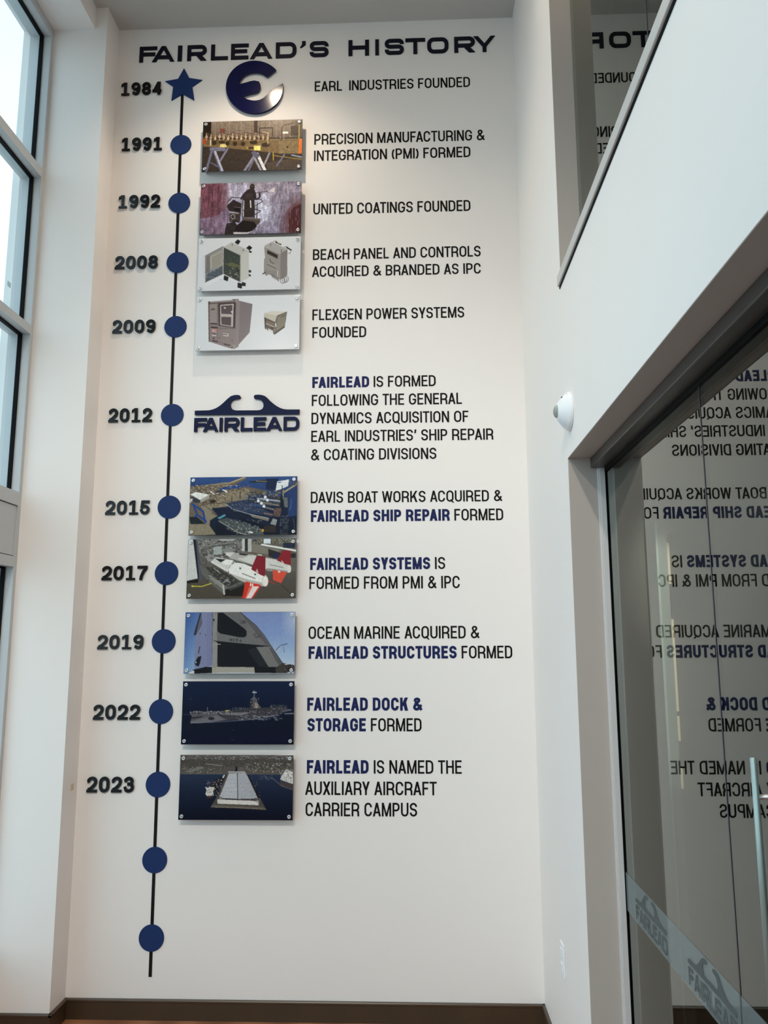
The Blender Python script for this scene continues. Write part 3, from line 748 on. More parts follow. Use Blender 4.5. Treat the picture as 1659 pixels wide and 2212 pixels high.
def art_workshop():
    A = Art([(55, 88), (1603, 45), (1597, 848), (37, 875)])
    A.grad((60, (140, 126, 112)), (330, (120, 104, 92)), (340, (70, 62, 54)), (900, (62, 54, 46)))
    for i in range(26):
        x = 190 + i * 52 + (i % 3) * 9
        A.L((165, 152, 136) if i % 2 else (112, 98, 88), 9, (x, 80), (x - 14 + (i % 4) * 9, 200), (x + 6, 340), a=.55)
    A.R((44, 34, 28), 40, 70, 180, 330); A.R((84, 70, 60), 1420, 150, 1540, 310); A.R((88, 78, 62), 1480, 70, 1620, 350, .5)
    A.R((76, 62, 54), 850, 65, 905, 265); A.P((66, 56, 50), (40, 480), (320, 500), (1250, 600), (1620, 600), (1620, 900), (40, 900))
    A.P((92, 80, 70), (1050, 740), (1620, 640), (1620, 900), (1050, 900), a=.8)
    A.P((124, 104, 74), (60, 360), (300, 372), (800, 376), (1250, 366), (1620, 356), (1620, 600), (1245, 592), (800, 540), (320, 492), (60, 478))
    A.P((98, 82, 56), (60, 380), (700, 384), (700, 470), (60, 440), a=.6)
    A.L((160, 138, 100), 10, (300, 372), (800, 378), (1620, 362), a=.9)
    for x, y, rx, ry in ((350, 410, 50, 22), (440, 430, 32, 34), (555, 436, 34, 36), (682, 440, 36, 34), (845, 416, 62, 30), (1035, 456, 64, 36), (230, 420, 36, 40)):
        A.E((62, 50, 38), x, y, rx, ry)
    A.P((222, 208, 140), (325, 440), (405, 440), (432, 488), (320, 490)); A.P((232, 216, 130), (850, 470), (952, 465), (955, 545), (850, 540))
    A.P((170, 140, 84), (735, 480), (850, 480), (850, 540), (735, 520)); A.R((70, 56, 46), 765, 485, 850, 525)
    for i in range(15):
        x = 110 + i * 68; h = 255 + (i % 3) * 14
        A.L((172, 152, 122), 15, (x, h + 20), (x, 372)); A.L((92, 52, 44), 13, (x + 26, h + 40), (x + 26, 372)); A.E((188, 172, 140), x, h + 70, 20, 24, .9); A.L((84, 70, 60), 9, (x - 26, h + 10), (x + 40, h + 6))
        A.E((54, 42, 36), x + 20, h + 100, 10, 9)
    A.dots(90, (90, 260, 1080, 370), 4, 9, [(60, 44, 38), (190, 172, 140), (112, 60, 50), (140, 118, 92)], 3)
    A.R((116, 52, 46), 320, 195, 395, 262, .7); A.L((205, 196, 170), 16, (175, 380), (175, 462))
    A.L((70, 58, 52), 16, (935, 310), (935, 188), (1140, 184), (1138, 318)); A.L((190, 168, 120), 15, (1000, 250), (1070, 265), (1068, 440))
    A.L((92, 74, 64), 30, (1272, 372), (1272, 190), (1305, 138), (1455, 104)); A.L((160, 138, 122), 9, (1262, 360), (1264, 190), (1300, 128), (1450, 96)); A.L((150, 128, 114), 15, (1316, 372), (1316, 150))
    A.E((232, 228, 218), 1322, 262, 26, 20); A.E((228, 222, 212), 1360, 260, 24, 18)
    A.L((206, 190, 120), 12, (1550, 130), (1550, 360)); A.R((138, 120, 88), 1240, 392, 1540, 596, .8)
    A.dots(26, (1250, 400, 1500, 585), 4, 8, [(206, 192, 160), (88, 70, 48)], 5); A.E((60, 44, 30), 1370, 490, 14, 16)
    A.P((222, 124, 58), (1546, 362), (1606, 360), (1604, 602), (1544, 596)); A.R((176, 70, 36), 50, 350, 92, 440)
    for w, c, p in ((36, (112, 112, 134), ((195, 545), (108, 880))), (30, (128, 126, 148), ((440, 515), (330, 700))), (26, (96, 94, 116), ((190, 735), (290, 790))),
                    (52, (176, 176, 196), ((228, 535), (362, 880))), (12, (104, 104, 124), ((216, 560), (330, 860))), (60, (120, 118, 138), ((190, 520), (380, 522))),
                    (38, (138, 136, 156), ((850, 645), (705, 865))), (28, (110, 108, 124), ((870, 640), (770, 860))), (34, (158, 156, 166), ((868, 670), (965, 862))), (30, (150, 148, 158), ((1092, 590), (1010, 775))),
                    (46, (226, 222, 226), ((905, 600), (1028, 862))), (70, (104, 102, 122), ((850, 585), (905, 625))), (12, (196, 172, 70), ((1152, 575), (1154, 700))), (12, (160, 140, 70), ((1160, 625), (1600, 690))),
                    (26, (122, 118, 136), ((1326, 612), (1208, 785))), (22, (150, 150, 170), ((1440, 620), (1600, 655)))):
        A.L(c, w, *p)
    A.L((40, 34, 34), 10, (215, 545), (345, 865), a=.6); A.noise(.10, 90, 50, 1); A.noise(.08, 240, 130, 2)
    return A.out()


def art_painter():
    A = Art([(57, 105), (1563, 78), (1550, 860), (40, 882)])
    A.grad((80, (152, 142, 158)), (900, (142, 134, 154)))
    t = np.clip((A.X - 330) / 230, 0, 1); A.C = A.C * t[..., None] + np.array((124, 80, 92.)) * (1 - t[..., None])
    A.P((132, 118, 140), (40, 640), (310, 590), (470, 470), (480, 900), (40, 900), a=.75)
    A.P((176, 174, 200), (460, 90), (760, 90), (700, 400), (640, 900), (480, 900), a=.55); A.P((202, 202, 222), (860, 330), (1010, 260), (1100, 420), (1060, 640), (900, 760), (860, 600), a=.8)
    A.E((206, 206, 226), 1030, 500, 190, 330, .7, 1.0); A.E((214, 210, 222), 560, 300, 130, 300, .5, 1.0); A.E((196, 186, 196), 860, 170, 240, 130, .6, 1.0)
    v = A.noise(.18, 46, 10, 11); A.noise(.14, 120, 12, 12); A.noise(.12, 60, 60, 13)
    A.E((112, 72, 76), 1560, 640, 330, 420, .8, .7); A.P((100, 60, 62), (1560, 330), (1380, 470), (1290, 620), (1250, 760), (1200, 880), (1600, 880), a=.4); A.P((84, 44, 44), (1560, 420), (1450, 470), (1370, 560), (1372, 880), (1560, 880), a=.85)
    g = np.random.RandomState(4)
    for i in range(70):
        x = g.uniform(1000, 1540); y = g.uniform(300, 820); A.L((180, 172, 194) if i % 2 else (110, 94, 116), g.uniform(4, 9), (x, y), (x - 4, y + g.uniform(30, 130)), a=.5)
    for i in range(24):
        x = g.uniform(60, 460); y = g.uniform(110, 600); A.L((164, 120, 134) if i % 2 else (96, 58, 70), 5, (x, y), (x, y + g.uniform(80, 250)), a=.5)
    for x in (325, 232, 540, 604): A.L((60, 52, 66), 6, (x, 100), (x + 2, 560 if x < 400 else 330), a=.75)
    A.L((70, 62, 74), 5, (838, 560), (836, 880))
    K = (58, 50, 50)
    A.E(K, 826, 160, 40, 46); A.E((108, 92, 84), 830, 150, 26, 10, .6)
    A.P(K, (790, 190), (858, 200), (880, 250), (890, 330), (905, 360), (850, 360), (700, 350), (660, 350), (655, 320), (700, 255), (745, 210)); A.E((84, 72, 68), 775, 290, 60, 34, .5)
    A.P((58, 50, 46), (690, 350), (860, 350), (856, 620), (705, 620)); A.L((222, 216, 214), 16, (700, 372), (692, 600)); A.L((214, 208, 206), 18, (800, 372), (806, 470)); A.L(K, 24, (900, 350), (940, 310), (935, 262)); A.L(K, 26, (690, 290), (662, 340))
    A.L((70, 60, 58), 10, (880, 255), (1060, 228)); A.P((216, 206, 210), (1062, 228), (1165, 165), (1160, 250))
    G = (70, 62, 66)
    for p in (((455, 395), (520, 318), (690, 330), (960, 350), (980, 385), (880, 445)), ((690, 345), (680, 620)), ((860, 440), (860, 640)), ((905, 400), (895, 630)), ((690, 515), (860, 500), (955, 525), (870, 580))): A.L(G, 13, *p)
    A.P((56, 48, 48), (452, 440), (545, 350), (600, 380), (665, 410), (660, 560), (480, 520), (450, 460)); A.P((40, 34, 34), (560, 460), (650, 470), (650, 530), (560, 520)); A.L((128, 116, 116), 8, (560, 462), (650, 475))
    A.P((62, 52, 52), (485, 560), (660, 560), (640, 700), (490, 690)); A.L((176, 166, 168), 14, (500, 545), (620, 560)); A.E((150, 138, 138), 540, 610, 36, 42); A.E((60, 52, 52), 540, 612, 22, 26); A.dots(40, (495, 560, 650, 690), 4, 9, [(120, 106, 104), (40, 34, 34), (166, 152, 150)], 6)
    A.P((54, 46, 46), (450, 710), (560, 690), (600, 720), (560, 880), (415, 880), (425, 800)); A.dots(30, (430, 710, 560, 870), 4, 10, [(84, 74, 76), (36, 30, 32)], 8)
    A.P((92, 82, 78), (690, 622), (950, 640), (950, 690), (880, 770), (560, 800), (680, 660)); A.P((44, 36, 36), (700, 665), (860, 690), (900, 760), (800, 845), (560, 838), (590, 745)); A.L((122, 108, 100), 18, (715, 628), (940, 655)); A.P((206, 196, 196), (550, 842), (740, 850), (830, 828), (760, 872), (552, 872))
    A.noise(.06, 240, 130, 9)
    return A.out()


def art_enclosure():
    A = Art([(75, 68), (1588, 38), (1580, 830), (50, 858)]); A.grad((40, (222, 221, 224)), (860, (216, 216, 220)))
    K = (44, 42, 44)
    for p in (((605, 130), (650, 82), (695, 110), (660, 165)), ((775, 215), (825, 172), (870, 210), (830, 250)), ((820, 245), (865, 270), (850, 290), (815, 275)), ((815, 540), (855, 550), (850, 585), (815, 580)), ((815, 600), (852, 620), (845, 640), (812, 635)),
              ((450, 620), (520, 650), (505, 712), (445, 690)), ((655, 730), (720, 745), (715, 822), (650, 805)), ((715, 720), (772, 735), (770, 785), (720, 780)), ((520, 650), (560, 660), (555, 678), (525, 672))): A.P(K, *p)
    A.P((152, 148, 144), (165, 330), (435, 190), (440, 600), (165, 735)); A.P((130, 122, 122), (185, 340), (245, 315), (245, 580), (175, 600)); A.P((176, 172, 164), (240, 340), (420, 245), (425, 460), (245, 560)); A.P((158, 152, 142), (265, 350), (415, 270), (415, 455), (270, 545))
    A.P((92, 98, 106), (190, 610), (425, 480), (430, 600), (175, 725)); A.dots(46, (200, 520, 420, 690), 6, 15, [(62, 76, 92), (112, 120, 130), (150, 156, 162), (76, 86, 98)], 2)
    A.P((214, 216, 220), (165, 330), (168, 735), (120, 735), (120, 330)) ; A.P((222, 222, 224), (165, 740), (440, 604), (440, 660), (165, 800))
    A.L((110, 106, 104), 8, (168, 330), (435, 190))
    A.P((190, 188, 184), (450, 195), (560, 125), (820, 250), (700, 315)); A.P((198, 196, 190), (695, 315), (820, 250), (818, 660), (695, 725)); A.P((70, 76, 70), (445, 205), (695, 325), (692, 722), (445, 600))
    A.dots(90, (462, 345, 685, 610), 7, 17, [(78, 86, 78), (62, 68, 64), (92, 96, 84), (66, 84, 74), (100, 98, 94)], 5, 1.0, .75)
    A.P((118, 116, 82), (480, 450), (580, 430), (690, 480), (690, 530), (520, 480), a=.7); A.dots(22, (540, 500, 680, 660), 8, 18, [(92, 80, 84), (170, 166, 164), (44, 46, 46)], 9)
    A.P((222, 221, 223), (440, 604), (692, 728), (640, 730), (440, 640)); A.L((176, 172, 168), 14, (447, 200), (695, 320), (695, 722)); A.L((120, 118, 114), 9, (445, 600), (692, 722)); A.L((90, 84, 80), 8, (446, 200), (446, 600))
    A.L(K, 8, (572, 148), (570, 175)); A.L(K, 8, (735, 232), (733, 258))
    for p in (((450, 620), (520, 650), (505, 712), (445, 690)), ((655, 730), (720, 745), (715, 822), (650, 805))): A.P(K, *p)
    # second box
    A.L((128, 126, 128), 9, (1175, 130), (1200, 106), (1235, 118)); A.L((60, 56, 56), 22, (1220, 128), (1290, 160)); A.L((128, 126, 128), 9, (1330, 215), (1365, 190), (1400, 205)); A.L((60, 56, 56), 20, (1380, 210), (1445, 245)); A.L((196, 176, 150), 14, (1245, 132), (1285, 150))
    A.L((120, 118, 120), 7, (1440, 240), (1430, 300), (1395, 290))
    A.P((176, 172, 170), (1050, 180), (1160, 120), (1390, 235), (1290, 290)); A.P((138, 130, 128), (1290, 290), (1390, 235), (1388, 620), (1285, 690)); A.P((156, 150, 146), (1050, 180), (1290, 290), (1285, 690), (1040, 570), (1045, 380), (1060, 360), (1045, 230))
    A.P((84, 72, 72), (1090, 240), (1250, 320), (1245, 380), (1088, 300)); A.P((64, 54, 56), (1102, 258), (1238, 326), (1236, 358), (1102, 288)); A.L((92, 84, 80), 10, (1130, 380), (1145, 425), (1190, 448))
    A.L((112, 104, 100), 14, (1095, 460), (1220, 520)); A.L((178, 172, 168), 8, (1100, 450), (1240, 512)); A.P((146, 140, 138), (1045, 540), (1230, 560), (1240, 660), (1150, 620), (1050, 600)); A.L((208, 206, 204), 8, (1245, 560), (1245, 640))
    for i in range(6): A.L((92, 86, 84), 10, (1160 + i * 19, 612 + i * 12), (1166 + i * 19, 650 + i * 12))
    A.L((50, 44, 44), 14, (1025, 602), (1062, 582)); A.P((150, 142, 140), (1055, 590), (1110, 610), (1085, 630), (1060, 620))
    for dx in (0, 34, 66): A.L((120, 114, 112), 8, *[(1320 + dx * .8 + 34 * math.cos(k / 10 * 6.283), 700 - dx * .3 + 46 * math.sin(k / 10 * 6.283)) for k in range(11)])
    A.L(K, 8, (1140, 150), (1140, 185)); A.L(K, 8, (1302, 238), (1300, 272)); A.L((216, 212, 208), 6, (1052, 190), (1288, 300))
    return A.out()


def art_cabinet():
    A = Art([(72, 75), (1612, 48), (1605, 862), (50, 880)]); A.grad((40, (218, 219, 222)), (880, (214, 214, 217)))
    A.P((128, 116, 118), (650, 120), (905, 185), (865, 610), (650, 850)); A.P((142, 130, 130), (650, 120), (720, 140), (700, 820), (650, 850)); A.P((140, 126, 124), (240, 150), (655, 115), (650, 855), (590, 850), (262, 745))
    A.L((176, 166, 164), 12, (250, 150), (640, 122)); A.L((92, 80, 80), 12, (262, 178), (640, 150)); A.P((150, 138, 134), (265, 195), (375, 185), (378, 460), (275, 465)); A.L((104, 92, 90), 6, (378, 185), (385, 740)); A.L((92, 80, 80), 16, (250, 150), (262, 740))
    A.P((70, 58, 62), (390, 175), (655, 160), (650, 545), (400, 510)); A.P((184, 174, 168), (420, 195), (625, 180), (615, 528), (425, 498)); A.P((78, 66, 70), (435, 212), (605, 200), (600, 338), (440, 330)); A.P((74, 62, 66), (440, 375), (590, 380), (585, 510), (442, 485))
    for i in range(8): A.L((120, 108, 108), 3, (440, 225 + i * 14), (602, 216 + i * 15)); A.L((116, 104, 104), 3, (444, 386 + i * 13), (588, 390 + i * 15))
    for i in range(9): A.L((120, 108, 108), 3, (450 + i * 18, 212), (452 + i * 18, 334)); A.L((112, 100, 100), 3, (456 + i * 15, 378), (456 + i * 15, 500))
    A.E((206, 200, 196), 492, 243, 16, 12); A.E((222, 218, 214), 598, 303, 14, 12); A.L((70, 56, 58), 14, (285, 268), (340, 262)); A.L((120, 104, 102), 8, (290, 250), (340, 246))
    A.L((64, 50, 52), 18, (285, 476), (375, 482)); A.L((50, 38, 42), 20, (290, 530), (378, 538)); A.P((196, 176, 170), (305, 562), (378, 560), (376, 610), (305, 600)); A.L((190, 62, 60), 8, (330, 565), (375, 570), (365, 595), (330, 590)); A.L((90, 76, 78), 14, (310, 625), (355, 632)); A.L((206, 200, 198), 14, (308, 648), (360, 655)); A.E((70, 56, 60), 330, 695, 13, 13)
    A.L((214, 208, 204), 10, (470, 622), (545, 634), (540, 662), (472, 652)); A.L((96, 82, 82), 6, (470, 628), (530, 636)); A.L((60, 46, 48), 16, (310, 728), (388, 748)); A.L((60, 46, 48), 18, (485, 780), (580, 805)); A.L((96, 84, 82), 7, (395, 545), (650, 550)); A.L((110, 98, 96), 7, (385, 745), (590, 800)); A.L((98, 84, 84), 10, (600, 740), (606, 720)); A.L((98, 84, 84), 10, (412, 700), (418, 680))
    A.P((150, 138, 136), (600, 110), (700, 105), (700, 145), (610, 145)); A.E((70, 60, 60), 630, 125, 12, 10); A.P((156, 144, 140), (570, 810), (655, 790), (650, 855), (590, 850)); A.E((70, 58, 60), 604, 830, 12, 12); A.E((84, 72, 72), 262, 160, 14, 12)
    A.P((206, 200, 188), (1085, 315), (1200, 290), (1420, 300), (1265, 360)); A.P((190, 182, 166), (1085, 320), (1270, 362), (1245, 450), (1075, 375)); A.P((108, 100, 90), (1270, 362), (1420, 302), (1405, 420), (1385, 540), (1235, 650), (1240, 460)); A.P((136, 128, 112), (1282, 380), (1400, 325), (1390, 500), (1260, 600), a=.7)
    A.P((92, 82, 74), (1080, 380), (1245, 455), (1230, 640), (1215, 620), (1090, 545)); A.P((126, 104, 90), (1105, 430), (1230, 480), (1225, 510), (1105, 460)); A.L((190, 182, 168), 12, (1100, 475), (1230, 530)); A.P((206, 206, 208), (1120, 540), (1215, 590), (1215, 625), (1120, 580)); A.E((44, 38, 36), 1200, 545, 20, 14)
    A.L((60, 52, 48), 16, (1098, 400), (1100, 555)); A.L((58, 50, 46), 14, (1135, 540), (1130, 575)); A.L((52, 44, 42), 18, (1228, 630), (1380, 530)); A.L((214, 210, 202), 16, (1250, 480), (1255, 520)); A.L((60, 52, 50), 9, (1330, 385), (1385, 352)); A.L((44, 38, 36), 8, (1280, 360), (1420, 305), a=.7)
    return A.out()


def art_shipyard():
    A = Art([(57, 77), (1588, 65), (1578, 890), (25, 903)])
    A.grad((70, (52, 82, 134)), (200, (46, 72, 122)), (500, (24, 36, 66)), (900, (12, 18, 36)))
    A.P((40, 62, 106), (1480, 180), (1600, 160), (1600, 620), (1450, 640)); T = (132, 120, 100)
    A.P((110, 98, 82), (40, 215), (350, 175), (620, 150), (850, 75), (860, 100), (700, 180), (1050, 250), (1150, 270), (1150, 320), (900, 330), (560, 500), (360, 520), (420, 590), (340, 690), (330, 760), (420, 880), (30, 900), (30, 260))
    A.P((142, 130, 110), (420, 290), (900, 250), (880, 400), (440, 440), a=.8); A.P((138, 128, 108), (210, 490), (560, 450), (620, 480), (370, 520), (360, 600), (450, 620), (340, 690), (330, 760), (420, 890), (30, 900), (40, 720), (260, 720)); A.P((34, 70, 140), (470, 235), (620, 200), (900, 190), (900, 215), (620, 245), (480, 260))
    A.L((176, 160, 128), 18, (620, 160), (840, 76)); A.L((150, 134, 108), 22, (360, 190), (520, 165), (620, 160)); A.L((128, 116, 96), 10, (60, 212), (360, 180))
    A.dots(170, (60, 190, 900, 340), 4, 12, [(60, 58, 58), (170, 158, 134), (84, 72, 62), (200, 198, 196), (100, 66, 54), (128, 118, 100)], 1, 2.0)
    A.dots(90, (180, 340, 620, 500), 4, 10, [(70, 60, 52), (150, 138, 116), (176, 166, 146), (112, 72, 56)], 2, 2.0)
    A.P((222, 222, 218), (55, 320), (130, 285), (330, 325), (195, 400)); A.P((160, 156, 148), (195, 400), (330, 330), (330, 375), (200, 440)); A.P((54, 58, 66), (60, 345), (200, 405), (200, 440), (110, 440)); A.P((200, 202, 202), (50, 385), (95, 380), (60, 440), (45, 440))
    A.P((54, 44, 42), (330, 400), (410, 395), (425, 430), (350, 450)); A.L((214, 212, 208), 16, (345, 280), (400, 320)); A.L((226, 224, 222), 22, (520, 262), (580, 280)); A.P((56, 60, 70), (410, 280), (500, 255), (560, 285), (430, 300))
    for p in (((100, 470), (150, 600), (120, 650)), ((80, 455), (240, 560), (270, 720)), ((150, 610), (280, 700))): A.L((34, 68, 138), 26, *p)
    A.P((28, 34, 40), (40, 640), (150, 640), (270, 740), (60, 740)); A.L((90, 88, 80), 14, (240, 460), (430, 600))
    A.P((24, 38, 70), (1140, 100), (1320, 95), (1280, 260), (1140, 250)); A.P((220, 222, 224), (1300, 140), (1472, 110), (1455, 205), (1272, 285)); A.L((60, 66, 84), 12, (1315, 158), (1350, 152)); A.P((40, 42, 34), (880, 140), (1150, 115), (1155, 155), (940, 155)); A.L((130, 118, 96), 12, (1000, 135), (1150, 140)); A.L((168, 152, 118), 22, (1400, 290), (1480, 240), (1590, 170)); A.L((150, 140, 108), 24, (1385, 270), (1375, 390)); A.dots(40, (1460, 110, 1580, 200), 5, 10, [(60, 60, 52), (110, 102, 86)], 4)
    A.P((22, 30, 52), (370, 510), (520, 510), (700, 560), (1180, 700), (1240, 780), (1100, 800), (640, 640), (560, 600), (440, 580)); A.P((52, 62, 88), (570, 450), (700, 420), (860, 440), (1120, 540), (1240, 600), (1230, 640), (1100, 610), (760, 560), (640, 520)); A.L((176, 178, 182), 9, (572, 462), (660, 530), (900, 600), (1180, 660)); A.P((128, 124, 108), (910, 610), (1040, 630), (1190, 670), (1170, 700), (940, 640))
    A.dots(110, (620, 410, 1100, 560), 5, 13, [(96, 104, 124), (38, 46, 70), (120, 124, 134), (66, 70, 84)], 5); A.dots(220, (900, 260, 1340, 480), 5, 15, [(98, 98, 96), (52, 56, 66), (132, 130, 122), (74, 66, 62), (38, 42, 54)], 6, 1.8)
    for x, y, x2, y2, c in ((1020, 380, 1340, 420, (156, 160, 172)), (1060, 430, 1320, 480, (126, 116, 108)), (1100, 345, 1350, 395, (60, 56, 58)), (930, 460, 1100, 500, (56, 78, 120)), (1100, 500, 1260, 540, (116, 112, 106)), (1120, 590, 1230, 610, (120, 100, 92))): A.L(c, 24, (x, y), (x2, y2))
    for x, y in ((1160, 405), (1110, 490), (1130, 360), (1075, 450), (1030, 415)): A.E((222, 226, 232), x, y, 20, 22)
    A.P((96, 78, 74), (1250, 520), (1370, 510), (1340, 640), (1250, 630)); A.dots(30, (1250, 510, 1360, 640), 6, 11, [(140, 104, 96), (70, 56, 56)], 7); A.P((102, 106, 108), (1390, 370), (1450, 365), (1450, 510), (1400, 500)); A.P((146, 150, 148), (1240, 660), (1300, 680), (1280, 760), (1200, 740)); A.P((26, 28, 36), (1370, 300), (1400, 520), (1360, 560), (1340, 400))
    A.P((76, 82, 84), (450, 690), (580, 650), (720, 690), (1080, 820), (1120, 900), (850, 895), (720, 850), (480, 720)); A.dots(130, (560, 680, 1080, 880), 5, 13, [(104, 102, 98), (54, 58, 60), (132, 130, 124), (84, 76, 70), (180, 180, 176)], 8, 1.6); A.P((12, 18, 34), (420, 740), (720, 880), (720, 905), (430, 905)); A.P((14, 20, 38), (760, 650), (1240, 790), (1100, 800), (800, 700)); A.P((92, 150, 160), (440, 655), (550, 600), (566, 622), (480, 672)); A.L((170, 164, 148), 9, (470, 700), (720, 850), (860, 892))
    A.dots(60, (1340, 620, 1460, 890), 6, 14, [(96, 100, 106), (60, 62, 70), (128, 130, 132)], 9); A.R((66, 68, 74), 1380, 640, 1455, 890, .35); A.E((200, 150, 60), 1093, 830, 18, 22); A.L((222, 220, 214), 20, (905, 850), (945, 862)); A.P((52, 44, 40), (1110, 770), (1280, 760), (1280, 860), (1120, 850)); A.L((120, 126, 134), 6, (1500, 390), (1500, 480), (1480, 540)); A.L((110, 116, 124), 5, (1530, 660), (1555, 860))
    for x, y0, y1 in ((652, 350, 430), (770, 280, 380), (1370, 200, 300)): A.L((30, 30, 36), 10, (x, y0), (x, y1))
    A.noise(.12, 160, 90, 3)
    return A.out()


def art_torpedo():
    A = Art([(55, 70), (1612, 50), (1600, 908), (25, 920)])
    A.grad((50, (128, 126, 120)), (330, (108, 104, 98)), (650, (86, 80, 72)), (920, (82, 74, 64)))
    A.P((104, 98, 88), (900, 60), (1620, 50), (1620, 520), (1100, 520), (900, 300)); A.P((130, 124, 112), (960, 130), (1400, 200), (1300, 300), (960, 250))
    A.dots(260, (190, 70, 830, 330), 5, 17, [(92, 90, 86), (146, 144, 138), (70, 68, 66), (176, 176, 172), (116, 112, 106), (50, 48, 48)], 1, 1.8); A.dots(80, (240, 330, 620, 560), 5, 13, [(60, 58, 56), (120, 118, 114), (90, 86, 82)], 2, 1.5)
    A.L((196, 200, 198), 12, (500, 80), (720, 75)); A.R((176, 182, 180), 420, 170, 545, 290, .8); A.R((150, 152, 150), 590, 180, 700, 260, .7); A.L((80, 76, 74), 14, (380, 180), (720, 130)); A.L((132, 132, 128), 14, (240, 170), (700, 120))
    A.P((204, 204, 202), (60, 70), (125, 75), (195, 630), (35, 665)); A.P((34, 32, 38), (125, 70), (165, 80), (215, 640), (195, 640)); A.P((84, 84, 98), (165, 80), (190, 90), (270, 640), (215, 660)); A.P((28, 26, 24), (35, 668), (200, 640), (200, 690), (35, 700))
    A.R((192, 192, 188), 830, 60, 870, 240); A.R((50, 50, 54), 872, 60, 912, 240); A.R((184, 182, 176), 914, 60, 966, 250)
    A.dots(60, (970, 60, 1600, 130), 8, 18, [(92, 88, 60), (60, 60, 56), (140, 134, 110), (40, 50, 80), (180, 178, 160)], 3); A.R((214, 222, 226), 1140, 60, 1240, 130); A.L((226, 226, 220), 26, (1115, 145), (1380, 190), (1600, 230)); A.L((90, 88, 82), 10, (1115, 165), (1380, 208)); A.R((34, 40, 60), 1420, 120, 1590, 190); A.dots(12, (1430, 130, 1590, 185), 10, 14, [(70, 84, 120), (28, 34, 52)], 4); A.P((48, 44, 44), (1205, 205), (1380, 260), (1600, 270), (1600, 330), (1280, 340), (1210, 310)); A.R((30, 44, 92), 1290, 270, 1340, 340)
    # rear torpedo
    W1, W2 = (208, 206, 200), (232, 230, 224)
    A.P(W1, (600, 260), (720, 255), (760, 300), (740, 330), (640, 320), (590, 290)); A.P((176, 172, 166), (720, 262), (1000, 290), (1180, 345), (1180, 480), (1000, 440), (640, 340)); A.P(W1, (930, 300), (1040, 305), (1380, 370), (1500, 430), (1530, 470), (1515, 540), (1480, 545), (1180, 500), (1000, 440), (760, 345), (880, 330)); A.P((56, 54, 54), (800, 270), (930, 285), (880, 305), (780, 290)); A.P((150, 146, 140), (1180, 480), (1480, 520), (1480, 548), (1180, 520)); A.E((222, 218, 210), 1508, 490, 26, 56); A.L((60, 56, 60), 6, (1230, 432), (1420, 472))
    A.P((138, 38, 46), (1415, 225), (1535, 230), (1525, 440), (1440, 420), (1330, 370)); A.P((214, 84, 64), (1270, 505), (1475, 540), (1390, 695), (1275, 650)); A.P((226, 206, 196), (1345, 515), (1380, 518), (1375, 545), (1345, 545)); A.L((214, 202, 196), 14, (1400, 380), (1425, 410)); A.L((170, 50, 44), 14, (1210, 660), (1300, 705))
    # trestle and drawers
    A.P((104, 102, 96), (215, 430), (380, 560), (600, 700), (860, 680), (700, 800), (560, 850), (370, 700), (250, 560)); A.P((66, 64, 60), (300, 460), (520, 500), (800, 680), (640, 750), (420, 600)); A.dots(60, (340, 480, 780, 720), 5, 13, [(40, 38, 38), (150, 148, 142), (98, 94, 88)], 6, 1.8)
    for p in (((360, 590), (560, 720)), ((560, 690), (640, 640)), ((600, 640), (660, 690)), ((420, 480), (520, 560))): A.L((176, 174, 168), 9, *p)
    A.P((138, 136, 130), (365, 590), (580, 740), (580, 800), (370, 640)); A.P((36, 32, 28), (560, 800), (860, 700), (860, 880), (560, 880)); A.L((190, 188, 184), 26, (560, 730), (575, 850)); A.P((74, 70, 66), (640, 780), (860, 690), (860, 720), (660, 800))
    # front torpedo
    A.P((150, 148, 144), (310, 320), (360, 290), (430, 310), (440, 380), (340, 390)); A.P(W1, (400, 380), (450, 325), (700, 370), (740, 400), (680, 520), (600, 520)); A.P((44, 42, 44), (440, 345), (600, 360), (560, 390), (520, 400)); A.P(W2, (545, 390), (600, 360), (700, 370), (660, 440), (560, 430)); A.L((222, 220, 214), 26, (395, 395), (620, 525)); A.L((92, 90, 86), 12, (730, 370), (650, 480)); A.E((84, 80, 78), 395, 340, 34, 18, .5)
    A.P(W2, (680, 430), (760, 405), (860, 420), (1000, 480), (1180, 590), (1205, 650), (1180, 740), (1120, 735), (900, 690), (780, 640), (640, 550), (640, 500)); A.P((186, 182, 174), (640, 550), (780, 600), (900, 640), (1120, 690), (1130, 740), (900, 700), (780, 650)); A.E((214, 206, 198), 1162, 665, 46, 78); A.E((236, 230, 222), 1165, 668, 36, 66)
    A.L((44, 40, 46), 8, (832, 558), (1020, 630)); A.E((70, 70, 86), 805, 485, 12, 14); A.E((84, 54, 84), 1018, 570, 14, 12)
    A.P((132, 34, 46), (1040, 305), (1170, 318), (1165, 560), (1155, 600), (1100, 580), (962, 500), (990, 420)); A.L((236, 232, 226), 12, (1060, 290), (1110, 296)); A.L((220, 206, 204), 12, (1045, 500), (1060, 545)); A.L((226, 214, 210), 10, (1035, 520), (1040, 555))
    A.P((206, 58, 44), (880, 670), (1105, 720), (1060, 800), (980, 915), (830, 915), (855, 800)); A.P((238, 230, 226), (985, 740), (1075, 740), (1000, 850), (960, 912), (885, 912), (930, 830), a=.92); A.P((226, 130, 112), (930, 760), (985, 740), (900, 900), (880, 900), a=.8); A.L((236, 226, 222), 14, (955, 700), (950, 735)); A.L((236, 226, 222), 14, (985, 705), (980, 740)); A.L((236, 226, 222), 10, (955, 715), (985, 725))
    A.L((190, 182, 60), 14, (110, 740), (250, 745), (390, 700)); A.E((206, 200, 60), 118, 740, 16, 12); A.L((44, 40, 38), 8, (1400, 720), (1580, 890)); A.noise(.04, 120, 70, 5)
    return A.out()


